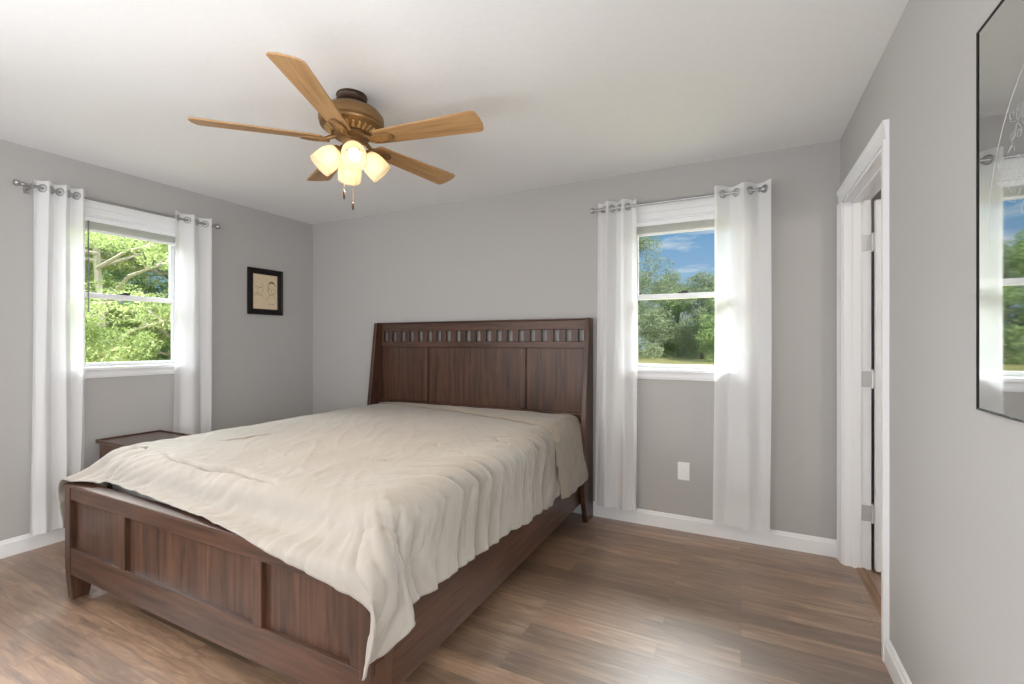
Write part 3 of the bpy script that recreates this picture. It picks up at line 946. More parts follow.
# ------------------------------------------------------------------ comforter
#COMFORTER_BEGIN
# Draped cloth: a flat cut piece (s across the bed, t along it) plus how far each point of it moved, in mm,
# when the cloth settled over the mattress and frame; written as steps from one point to the next.
CLOTH_X = (
    36,-16,-28,-1,0,0,0,1,0,0,1,0,0,1,0,1,0,0,1,0,1,0,0,1,0,1,0,0,1,0,1,0,0,1,0,1,0,0,1,0,1,0,0,1,0,1,0,0,1,0,1,0,0,1,0,-1,-1,-24,-26,64,-17,-14,-1,1,0,0,
    1,0,0,1,0,0,1,0,1,0,0,1,0,1,0,0,1,0,1,0,0,1,0,1,0,0,1,0,1,0,0,1,0,1,0,0,1,0,1,0,0,1,0,0,1,0,1,0,0,-1,-15,-19,42,-15,-10,-2,0,1,0,1,0,0,1,0,0,1,0,1,0,
    0,1,0,1,0,0,1,0,1,0,0,1,0,1,0,0,1,0,1,0,0,1,0,1,0,0,1,0,1,0,0,1,0,1,0,0,1,0,1,-2,-11,-15,281,-33,-18,-23,-25,-27,-28,-29,-29,-29,-21,-10,-2,0,1,0,0,1,
    0,1,0,0,1,0,1,0,0,1,0,1,0,0,1,0,1,0,0,1,0,1,0,0,1,0,1,0,0,1,0,1,0,0,1,0,1,0,0,1,0,1,0,0,1,0,1,-3,-10,-21,-29,-31,-30,-29,-29,-27,-25,-23,-33,543,-33,
    -19,-22,-25,-27,-28,-28,-30,-29,-21,-10,-2,0,1,0,0,1,0,1,0,0,1,0,1,0,0,1,0,1,0,0,1,0,1,0,0,1,0,1,0,0,1,0,1,0,0,1,0,1,0,0,1,0,1,0,0,1,0,1,0,0,1,0,1,-3,
    -10,-21,-29,-31,-30,-29,-29,-27,-24,-24,-32,542,-33,-19,-22,-25,-26,-28,-29,-30,-29,-21,-10,-2,0,1,0,0,1,0,1,0,0,1,0,1,0,0,1,0,1,0,0,1,0,1,0,0,1,0,1,
    0,0,1,0,1,0,0,1,0,1,0,0,1,0,1,0,0,1,0,1,0,0,1,0,1,-3,-10,-21,-29,-31,-30,-29,-29,-27,-24,-24,-32,542,-33,-19,-22,-25,-26,-28,-29,-30,-29,-21,-10,-2,0,
    1,0,0,1,0,1,0,0,1,0,1,0,0,1,0,1,0,0,1,0,1,0,0,1,0,1,0,0,1,0,1,0,0,1,0,1,0,0,1,0,1,0,0,1,0,1,0,0,1,0,1,-3,-10,-21,-29,-31,-30,-29,-28,-27,-25,-24,-32,
    542,-33,-19,-22,-25,-26,-28,-29,-30,-29,-21,-10,-2,0,1,0,0,1,0,1,0,0,1,0,1,0,0,1,0,0,1,0,1,0,1,0,0,1,0,1,0,0,1,0,1,0,0,1,0,1,0,0,1,0,1,0,0,1,0,1,0,0,
    1,0,1,-3,-10,-21,-29,-31,-30,-29,-28,-27,-25,-24,-32,542,-33,-19,-22,-25,-26,-28,-29,-30,-29,-21,-10,-2,0,0,1,0,1,0,1,0,0,1,0,1,0,0,1,0,0,1,0,1,0,0,1,
    0,1,0,0,1,0,1,0,1,0,0,1,0,1,0,0,1,0,1,0,0,1,0,1,0,0,1,0,1,-3,-10,-21,-29,-31,-30,-29,-28,-27,-25,-24,-32,542,-33,-19,-22,-25,-27,-27,-29,-30,-29,-21,
    -10,-2,0,0,1,0,1,0,1,0,0,1,0,0,1,0,1,0,0,1,0,1,0,0,1,0,1,0,0,1,0,1,0,1,0,0,1,0,1,0,0,1,0,1,0,0,1,0,1,0,0,1,0,1,-3,-10,-21,-30,-30,-30,-29,-28,-27,-25,
    -24,-32,542,-33,-19,-22,-25,-27,-28,-28,-30,-29,-21,-10,-2,0,0,1,0,1,0,1,0,0,1,0,0,1,0,1,0,0,1,0,1,0,0,1,0,1,0,0,1,0,1,0,1,0,0,1,0,1,0,0,1,0,1,0,0,1,
    0,1,0,0,1,0,1,-3,-10,-21,-30,-30,-30,-29,-28,-27,-25,-24,-33,543,-33,-19,-22,-25,-27,-28,-28,-30,-29,-21,-10,-3,1,0,1,0,1,0,0,1,0,1,0,0,1,0,1,0,0,1,0,
    1,0,0,1,0,1,0,0,1,0,1,0,1,0,0,1,0,1,0,0,1,0,1,0,0,1,0,1,0,0,1,0,1,-3,-10,-21,-30,-30,-30,-29,-28,-27,-25,-24,-32,542,-33,-19,-22,-25,-27,-28,-28,-30,
    -29,-21,-10,-3,1,0,1,0,1,0,0,1,0,1,0,0,1,0,1,0,0,1,0,1,0,0,1,0,1,0,0,1,0,1,0,1,0,0,1,0,1,0,0,1,0,1,0,0,1,0,1,0,0,1,0,1,-3,-10,-21,-30,-30,-29,-30,-28,
    -27,-25,-24,-32,542,-33,-19,-22,-25,-27,-28,-28,-30,-29,-21,-10,-3,1,0,1,0,1,0,0,1,0,1,0,0,1,0,1,0,0,1,0,1,0,0,1,0,1,0,0,1,0,1,0,1,0,0,1,0,1,0,0,1,0,
    1,0,0,1,0,1,0,0,1,0,1,-3,-10,-21,-30,-30,-29,-30,-28,-27,-25,-24,-33,543,-33,-19,-22,-25,-27,-28,-28,-30,-29,-21,-10,-3,1,0,1,0,1,0,0,1,0,1,0,0,1,0,1,
    0,0,1,0,1,0,0,1,0,1,0,0,1,0,1,0,1,0,0,1,0,1,0,0,1,0,1,0,0,1,0,1,0,0,1,0,1,-3,-11,-21,-30,-30,-30,-30,-28,-27,-25,-24,-33,545,-33,-19,-22,-25,-27,-28,
    -29,-29,-29,-21,-10,-3,1,0,1,0,1,0,0,1,0,0,1,0,1,0,1,0,0,1,0,1,0,0,1,0,1,0,0,1,0,1,0,1,0,0,1,0,1,0,0,1,0,1,0,0,1,0,1,0,0,1,0,0,-2,-12,-22,-31,-30,-30,
    -29,-28,-27,-24,-26,-33,548,-33,-19,-22,-25,-27,-28,-29,-29,-30,-21,-9,-3,1,0,1,0,1,0,0,1,0,0,1,0,1,0,1,0,0,1,0,1,0,0,1,0,1,0,0,1,0,1,0,1,0,0,1,0,1,0,
    0,1,0,1,0,0,1,0,1,0,0,1,0,0,-3,-12,-23,-31,-30,-30,-29,-28,-27,-25,-26,-33,551,-33,-19,-22,-25,-27,-28,-29,-30,-29,-21,-10,-2,1,0,1,0,0,1,0,1,0,0,1,0,
    1,0,1,0,0,1,0,1,0,0,1,0,1,0,0,1,0,1,0,1,0,0,1,0,1,0,0,1,0,1,0,0,1,0,1,0,0,1,0,0,-4,-13,-23,-32,-30,-30,-29,-28,-26,-24,-27,-32,552,-33,-19,-22,-25,
    -27,-28,-29,-30,-29,-21,-10,-2,1,0,1,0,0,1,0,1,0,0,1,0,1,0,1,0,0,1,0,1,0,0,1,0,1,0,0,1,0,1,0,1,0,0,1,0,1,0,0,1,0,1,0,0,1,0,1,0,0,1,0,0,-4,-13,-26,-31,
    -30,-30,-29,-28,-26,-24,-28,-34,557,-33,-19,-22,-26,-26,-29,-29,-29,-29,-21,-10,-2,1,0,1,0,0,1,0,1,0,0,1,0,1,0,1,0,0,1,0,1,0,0,1,0,1,0,0,1,0,1,0,1,0,
    0,1,0,1,0,0,1,0,1,0,0,1,0,1,0,0,1,0,0,-5,-13,-27,-31,-30,-30,-29,-28,-26,-24,-29,-33,559,-33,-19,-23,-25,-27,-28,-29,-29,-30,-20,-10,-2,1,0,1,0,0,1,0,
    1,0,0,1,0,1,0,1,0,0,1,0,1,0,0,1,0,1,0,0,1,0,1,0,1,0,0,1,0,1,0,0,1,0,1,0,0,1,0,1,0,0,1,0,0,-5,-15,-27,-31,-30,-30,-29,-28,-26,-24,-30,-34,563,-33,-20,
    -22,-25,-27,-28,-29,-30,-29,-20,-10,-2,1,0,1,0,0,1,0,1,0,0,1,0,1,0,1,0,0,1,0,1,0,0,1,0,1,0,0,1,0,1,0,1,0,0,1,0,1,0,0,1,0,0,1,0,1,0,1,0,0,1,0,0,-6,-16,
    -27,-31,-30,-30,-29,-28,-26,-25,-30,-34,566,-33,-20,-22,-25,-27,-28,-29,-30,-29,-21,-9,-2,1,0,0,1,0,1,0,1,0,0,1,0,1,0,1,0,0,1,0,1,0,0,1,0,1,0,0,1,0,1,
    0,1,0,0,1,0,1,0,0,1,0,0,1,0,1,0,1,0,0,1,0,0,-7,-16,-28,-31,-30,-29,-29,-27,-26,-24,-30,-33,564,-33,-20,-22,-25,-27,-28,-30,-29,-29,-21,-9,-2,1,0,0,1,
    0,1,0,1,0,0,1,0,1,0,1,0,0,1,0,1,0,0,1,0,1,0,1,0,0,1,0,1,0,0,1,0,1,0,0,1,0,0,1,0,1,0,1,0,0,1,0,0,-7,-16,-27,-31,-29,-29,-29,-27,-26,-24,-29,-33,561,
    -33,-20,-22,-25,-27,-28,-29,-30,-29,-21,-9,-2,1,0,0,1,0,1,0,1,0,0,1,0,1,0,1,0,0,1,0,1,0,0,1,0,1,0,0,1,0,1,0,0,1,0,1,0,1,0,0,1,0,0,1,0,1,0,1,0,0,1,0,0,
    -6,-15,-28,-30,-30,-29,-28,-28,-26,-23,-28,-33,558,-33,-19,-23,-25,-27,-28,-29,-30,-29,-21,-9,-2,1,0,0,1,0,1,0,1,0,0,1,0,1,0,1,0,0,1,0,1,0,0,1,0,1,0,
    0,1,0,1,0,0,1,0,1,0,1,0,0,1,0,0,1,0,1,0,1,0,0,1,0,0,-5,-15,-27,-30,-30,-29,-29,-27,-26,-24,-27,-33,556,-33,-19,-23,-25,-27,-28,-29,-30,-29,-20,-10,-2,
    1,0,0,1,0,1,0,1,0,0,1,0,1,0,0,1,0,1,0,1,0,0,1,0,1,0,0,1,0,1,0,0,1,0,1,0,1,0,0,1,0,0,1,0,1,0,0,1,0,1,0,0,-5,-14,-26,-30,-30,-29,-29,-28,-26,-23,-27,
    -32,553,-33,-19,-22,-26,-27,-28,-29,-29,-30,-20,-10,-2,1,0,0,1,0,1,0,1,0,0,1,0,1,0,0,1,0,1,0,1,0,0,1,0,1,0,0,1,0,1,0,0,1,0,1,0,1,0,0,1,0,0,1,0,1,0,0,
    1,0,1,0,0,-4,-14,-25,-31,-29,-30,-28,-28,-26,-24,-25,-33,551,-33,-19,-22,-26,-26,-28,-29,-30,-30,-20,-10,-2,1,0,0,1,0,1,0,1,0,0,1,0,1,0,0,1,0,1,0,0,1,
    0,1,0,1,0,0,1,0,1,0,0,1,0,1,0,0,1,0,1,0,0,1,0,1,0,0,1,0,1,0,0,-4,-13,-24,-31,-30,-29,-29,-27,-26,-24,-25,-32,548,-33,-19,-22,-25,-27,-28,-29,-30,-29,
    -21,-10,-2,1,0,0,1,0,1,0,0,1,0,1,0,1,0,0,1,0,1,0,0,1,0,1,0,1,0,0,1,0,1,0,0,1,0,1,0,0,1,0,1,0,0,1,0,1,0,0,1,0,1,0,0,-4,-12,-23,-31,-30,-29,-29,-27,-27,
    -24,-24,-32,546,-33,-19,-22,-25,-27,-28,-29,-30,-29,-21,-10,-2,1,0,0,1,0,1,0,0,1,0,1,0,1,0,0,1,0,1,0,0,1,0,1,0,1,0,0,1,0,1,0,0,1,0,1,0,0,1,0,1,0,0,1,
    0,1,0,0,1,0,1,0,0,-3,-12,-22,-31,-30,-29,-29,-28,-26,-24,-24,-32,544,-33,-19,-22,-25,-27,-28,-29,-30,-29,-21,-10,-2,1,0,0,1,0,1,0,0,1,0,1,0,1,0,0,1,0,
    1,0,0,1,0,1,0,0,1,0,1,0,1,0,0,1,0,1,0,0,1,0,1,0,0,1,0,1,0,0,1,0,1,0,0,-3,-11,-22,-29,-30,-30,-29,-28,-27,-24,-23,-32,542,-33,-19,-22,-25,-27,-28,-29,
    -29,-30,-21,-10,-2,1,0,0,1,0,1,0,0,1,0,1,0,0,1,0,1,0,1,0,0,1,0,1,0,0,1,0,1,0,1,0,0,1,0,1,0,0,1,0,1,0,0,1,0,1,0,0,1,0,1,0,0,-2,-11,-21,-29,-30,-30,-29,
    -28,-27,-25,-22,-32,539,-32,-19,-22,-25,-27,-28,-29,-29,-29,-22,-10,-2,0,1,0,1,0,1,0,0,1,0,1,0,0,1,0,1,0,0,1,0,1,0,1,0,0,1,0,1,0,1,0,0,1,0,1,0,0,1,0,
    1,0,0,1,0,1,0,0,1,0,1,0,0,-2,-10,-20,-29,-30,-30,-29,-28,-27,-25,-22,-30,536,-33,-20,-21,-25,-27,-28,-29,-29,-29,-21,-11,-2,0,1,0,1,0,0,1,0,1,0,0,1,0,
    1,0,1,0,0,1,0,1,0,1,0,0,1,0,1,0,1,0,0,1,0,1,0,0,1,0,1,0,0,1,0,1,0,0,1,0,1,0,0,-2,-9,-20,-28,-30,-30,-29,-28,-27,-25,-22,-29,532,-32,-20,-21,-25,-27,
    -28,-28,-29,-30,-21,-10,-3,0,1,0,1,0,0,1,0,1,0,0,1,0,1,0,1,0,0,1,0,1,0,1,0,0,1,0,1,0,1,0,0,1,0,1,0,0,1,0,1,0,0,1,0,1,0,0,1,0,1,0,1,-2,-9,-19,-28,-30,
    -30,-29,-28,-28,-25,-21,-28,530,-33,-19,-22,-25,-26,-28,-29,-29,-30,-21,-10,-3,0,1,0,1,0,0,1,0,1,0,0,1,0,1,0,1,0,0,1,0,1,0,1,0,0,1,0,1,0,1,0,0,1,0,1,
    0,0,1,0,1,0,0,1,0,1,0,0,1,0,1,0,0,-1,-8,-18,-28,-30,-30,-29,-29,-27,-25,-21,-27,527,-33,-19,-22,-25,-26,-28,-28,-30,-30,-21,-10,-3,0,1,0,1,0,0,1,0,1,
    0,0,1,0,1,0,1,0,0,1,0,1,0,1,0,0,1,0,1,0,1,0,0,1,0,1,0,0,1,0,1,0,0,1,0,1,0,0,1,0,0,1,0,-1,-7,-18,-27,-30,-30,-29,-29,-27,-25,-22,-25,524,-33,-19,-22,
    -24,-27,-27,-29,-29,-31,-21,-10,-3,0,1,0,1,0,0,1,0,1,0,0,1,0,1,0,0,1,0,1,0,1,0,1,0,0,1,0,1,0,0,1,0,1,0,0,1,0,1,0,1,0,0,1,0,1,0,0,1,0,0,1,0,-1,-7,-16,
    -27,-31,-29,-29,-29,-27,-26,-21,-25,522,-33,-19,-22,-24,-27,-27,-29,-29,-30,-21,-11,-3,0,1,0,1,0,0,1,0,1,0,0,1,0,1,0,0,1,0,1,0,1,0,1,0,0,1,0,1,0,0,1,
    0,1,0,0,1,0,1,0,1,0,0,1,0,1,0,0,1,0,1,0,0,0,-7,-15,-28,-30,-29,-29,-29,-27,-26,-22,-23,519,-33,-19,-22,-24,-27,-27,-29,-29,-30,-21,-11,-3,0,1,0,0,1,0,
    1,0,0,1,0,1,0,1,0,0,1,0,1,0,1,0,0,1,0,1,0,1,0,0,1,0,1,0,0,1,0,1,0,1,0,0,1,0,1,0,0,1,0,1,0,0,0,-6,-15,-27,-30,-29,-30,-28,-28,-26,-22,-22,517,-33,-19,
    -22,-24,-27,-27,-29,-29,-30,-21,-11,-3,0,1,0,0,1,0,1,0,0,1,0,1,0,1,0,0,1,0,1,0,1,0,0,1,0,1,0,1,0,0,1,0,1,0,0,1,0,1,0,1,0,0,1,0,1,0,0,1,0,1,0,0,0,-5,
    -15,-26,-30,-30,-29,-28,-28,-26,-23,-21,515,-33,-19,-21,-25,-26,-28,-28,-29,-31,-21,-11,-3,0,1,0,0,1,0,1,0,0,1,0,1,0,0,1,0,1,0,1,0,0,1,0,1,0,1,0,1,0,
    0,1,0,1,0,0,1,0,1,0,1,0,0,1,0,1,0,0,1,0,1,0,0,0,-5,-14,-25,-30,-30,-29,-29,-28,-26,-23,-22,515,-33,-19,-21,-25,-26,-28,-28,-29,-30,-22,-11,-3,0,1,0,0,
    1,0,1,0,0,1,0,1,0,0,1,0,1,0,1,0,0,1,0,1,0,1,0,1,0,0,1,0,1,0,0,1,0,1,0,1,0,0,1,0,1,0,0,1,0,1,0,0,0,-4,-14,-25,-30,-30,-29,-29,-28,-27,-23,-21,514,-33,
    -19,-21,-25,-26,-28,-28,-29,-30,-22,-11,-3,0,1,0,0,1,0,1,0,0,1,0,1,0,0,1,0,1,0,1,0,0,1,0,1,0,1,0,1,0,0,1,0,1,0,1,0,0,1,0,1,0,0,1,0,1,0,0,1,0,1,0,0,0,
    -4,-13,-25,-30,-30,-30,-29,-28,-27,-23,-20,513,-33,-19,-21,-24,-27,-27,-29,-29,-30,-22,-11,-3,0,1,0,0,1,0,0,1,0,1,0,1,0,0,1,0,1,0,1,0,0,1,0,1,0,1,0,1,
    0,0,1,0,1,0,1,0,0,1,0,1,0,0,1,0,1,0,0,1,0,1,0,0,0,-4,-13,-24,-31,-30,-30,-29,-28,-26,-23,-21,513,-33,-19,-21,-24,-27,-27,-29,-29,-30,-22,-11,-3,0,0,1,
    0,1,0,0,1,0,1,0,1,0,0,1,0,1,0,1,0,0,1,0,1,0,1,0,1,0,0,1,0,1,0,1,0,0,1,0,1,0,0,1,0,1,0,0,1,0,1,0,0,0,-4,-13,-24,-30,-30,-30,-29,-28,-27,-23,-20,511,
    -32,-18,-21,-25,-26,-28,-29,-29,-30,-22,-11,-3,0,0,1,0,1,0,0,1,0,1,0,1,0,0,1,0,1,0,1,0,0,1,0,1,0,1,0,0,1,0,1,0,1,0,1,0,0,1,0,1,0,0,1,0,1,0,0,1,0,1,0,
    0,0,-4,-12,-24,-29,-31,-30,-30,-28,-26,-23,-21,511,-32,-18,-21,-24,-27,-28,-28,-30,-30,-22,-11,-3,0,0,1,0,1,0,0,1,0,1,0,0,1,0,1,0,1,0,1,0,0,1,0,1,0,1,
    0,0,1,0,1,0,1,0,0,1,0,1,0,1,0,0,1,0,1,0,0,1,0,1,0,0,1,-4,-13,-24,-30,-30,-30,-29,-28,-26,-24,-20,510,-32,-18,-21,-24,-27,-28,-28,-30,-30,-22,-11,-3,0,
    0,1,0,1,0,0,1,0,1,0,0,1,0,1,0,1,0,0,1,0,1,0,1,0,1,0,0,1,0,1,0,1,0,0,1,0,1,0,1,0,0,1,0,1,0,0,1,0,1,0,1,0,-4,-13,-23,-29,-30,-31,-29,-28,-26,-23,-21,
    509,-32,-18,-20,-25,-26,-28,-29,-30,-30,-22,-11,-3,0,0,1,0,1,0,0,1,0,1,0,0,1,0,1,0,1,0,0,1,0,1,0,1,0,1,0,0,1,0,1,0,1,0,0,1,0,1,0,1,0,0,1,0,1,0,0,1,0,
    1,0,1,0,-4,-12,-23,-30,-32,-29,-28,-27,-26,-23,-23,508,-31,-17,-21,-24,-27,-28,-29,-30,-29,-22,-12,-3,0,0,1,0,0,1,0,1,0,1,0,0,1,0,1,0,1,0,0,1,0,1,0,1,
    0,0,1,0,1,0,1,0,1,0,0,1,0,1,0,1,0,0,1,0,1,0,0,1,0,1,0,1,0,-4,-12,-23,-32,-28,-27,-28,-25,-24,-19,-22,494,-30,-17,-20,-27,-28,-28,-29,-28,-29,-21,-12,
    -3,0,0,1,0,0,1,0,1,0,1,0,0,1,0,1,0,1,0,0,1,0,1,0,1,0,0,1,0,1,0,1,0,0,1,0,1,0,1,0,1,0,0,1,0,1,0,0,1,0,1,0,1,0,-4,-11,-22,-26,-29,-30,-21,-25,-27,-29,
    -33,504,-27,-18,-19,-24,-27,-28,-29,-30,-30,-22,-12,-3,0,0,1,0,0,1,0,1,0,0,1,0,1,0,1,0,1,0,0,1,0,1,0,1,0,0,1,0,1,0,1,0,0,1,0,1,0,1,0,0,1,0,1,0,1,0,0,
    1,0,1,0,1,0,-4,-11,-23,-20,-29,-29,-31,-35,-30,-28,-15,494,-18,-20,-20,-21,-26,-29,-30,-30,-30,-22,-12,-3,0,0,1,0,0,1,0,1,0,0,1,0,1,0,1,0,1,0,0,1,0,1,
    0,1,0,0,1,0,1,0,1,0,0,1,0,1,0,1,0,0,1,0,1,0,1,0,0,1,0,1,0,1,0,-3,-11,-20,-33,-33,-32,-31,-30,-24,-25,-13,480,-19,-19,-19,-18,-16,-28,-32,-30,-29,-22,
    -12,-4,1,0,0,1,0,1,0,1,0,0,1,0,1,0,1,0,1,0,0,1,0,1,0,1,0,0,1,0,1,0,0,1,0,1,0,1,0,1,0,0,1,0,1,0,1,0,0,1,0,1,0,1,0,-3,-10,-24,-28,-36,-32,-24,-15,-20,
    -29,-35,497,-21,-22,-22,-23,-23,-26,-26,-34,-29,-23,-11,-4,0,1,0,1,0,1,0,1,0,0,1,0,1,0,1,0,1,0,0,1,0,1,0,0,1,0,1,0,1,0,0,1,0,1,0,1,0,0,1,0,1,0,0,1,0,
    1,0,1,0,1,0,1,1,-2,-12,-22,-32,-31,-16,-25,-30,-34,-7,-19,470,-31,-26,-24,-24,-24,-23,-22,-22,-29,-25,-10,-4,0,1,0,1,0,1,0,1,0,0,1,0,1,0,1,0,1,0,0,1,
    0,1,0,0,1,0,1,0,1,0,0,1,0,1,0,0,1,0,1,0,1,0,0,1,0,1,0,1,0,1,0,1,0,-1,-14,-20,-24,-25,-42,-32,-29,-23,-23,-19,497,-31,-14,-31,-28,-28,-27,-27,-25,-24,
    -18,-12,-3,0,1,0,1,0,1,0,1,0,0,1,0,1,0,1,0,1,0,0,1,0,1,0,0,1,0,1,0,1,0,0,1,0,1,0,0,1,0,1,0,0,1,0,1,0,1,0,0,1,0,1,0,0,0,-27,-25,-23,-18,-18,-20,-21,
    -23,-23,-18,465,-30,-9,-23,-28,-28,-28,-28,-28,-30,-24,-12,-4,1,1,0,1,0,1,0,1,0,1,0,0,1,0,1,0,1,0,0,1,0,1,0,0,1,0,1,0,0,1,0,1,0,1,0,0,1,0,1,0,0,1,0,1,
    0,0,1,0,0,1,0,0,0,-1,0,-20,-19,-20,-20,-18,-19,-21,-23,-24,437,-28,-37,-12,-22,-24,-25,-31,-23,-26,-25,-18,-2,0,1,0,1,0,1,0,1,0,1,0,0,1,0,1,0,1,0,0,1,
    0,1,0,1,0,0,1,0,0,1,0,1,0,1,0,0,1,0,1,0,0,1,0,0,1,0,0,1,0,0,1,0,0,-1,0,-9,-19,-21,-33,-28,-25,-22,-19,-24,420,-28,-27,-9,-19,-21,-21,-22,-25,-27,-32,
    -1,-7,0,1,0,0,1,0,0,1,0,1,0,1,0,0,1,0,1,0,0,1,0,1,0,1,0,0,1,0,0,1,0,1,0,1,0,0,1,0,0,1,0,1,0,0,1,0,0,1,0,0,0,0,0,1,-1,-4,-19,-21,-31,-35,-31,-28,-25,
    -21,403,-21,-20,-22,-20,-20,-22,-22,-23,-22,0,-13,-1,0,0,0,1,0,0,1,0,0,1,0,1,0,0,1,0,1,0,0,1,0,1,0,1,0,0,1,0,0,1,0,1,0,1,0,0,1,0,0,1,0,0,1,0,0,0,1,0,
    0,0,0,0,0,0,0,1,-18,-22,-31,-32,-32,-35,-28,-26,438,-20,-19,-22,-29,-35,-37,-28,-20,-2,-17,-2,0,-1,0,1,0,0,1,0,0,1,0,0,1,0,0,1,0,1,0,0,1,0,1,0,1,0,0,
    1,0,0,1,0,1,0,0,1,0,0,1,0,0,0,1,0,0,0,0,0,0,0,1,0,0,0,0,0,2,-10,-39,-33,-29,-29,-30,-32,-32,474,-24,-29,-34,-38,-35,-28,-37,-8,-21,-1,0,-1,-1,0,0,0,0,
    1,0,0,1,0,0,1,0,0,1,0,0,1,0,1,0,1,0,1,0,0,1,0,1,0,0,0,0,1,0,0,0,0,0,0,0,0,0,0,1,0,0,0,0,0,1,0,0,0,0,0,-2,-39,-38,-37,-36,-34,-34,-33,505,-31,-36,-36,
    -33,-33,-33,-30,-22,-2,-3,0,-1,0,-1,-2,-1,0,0,0,1,0,0,1,0,0,1,0,0,1,0,1,0,0,1,0,0,1,0,0,1,0,0,0,0,1,0,0,0,0,0,0,-1,0,0,0,1,0,0,0,0,0,1,0,0,0,0,0,0,-1,
    -7,-40,-39,-40,-41,-40,-40,501,-34,-33,-33,-33,-32,-32,-32,-22,0,-1,-1,0,-1,0,-1,-1,-4,-3,0,1,0,0,1,0,0,1,0,1,0,0,1,0,0,1,0,0,0,1,0,0,0,0,1,0,0,0,0,1,
    -1,0,0,-2,0,0,0,1,0,0,0,0,0,0,0,1,0,0,0,0,-1,-2,-11,-40,-39,-41,-41,-40,)
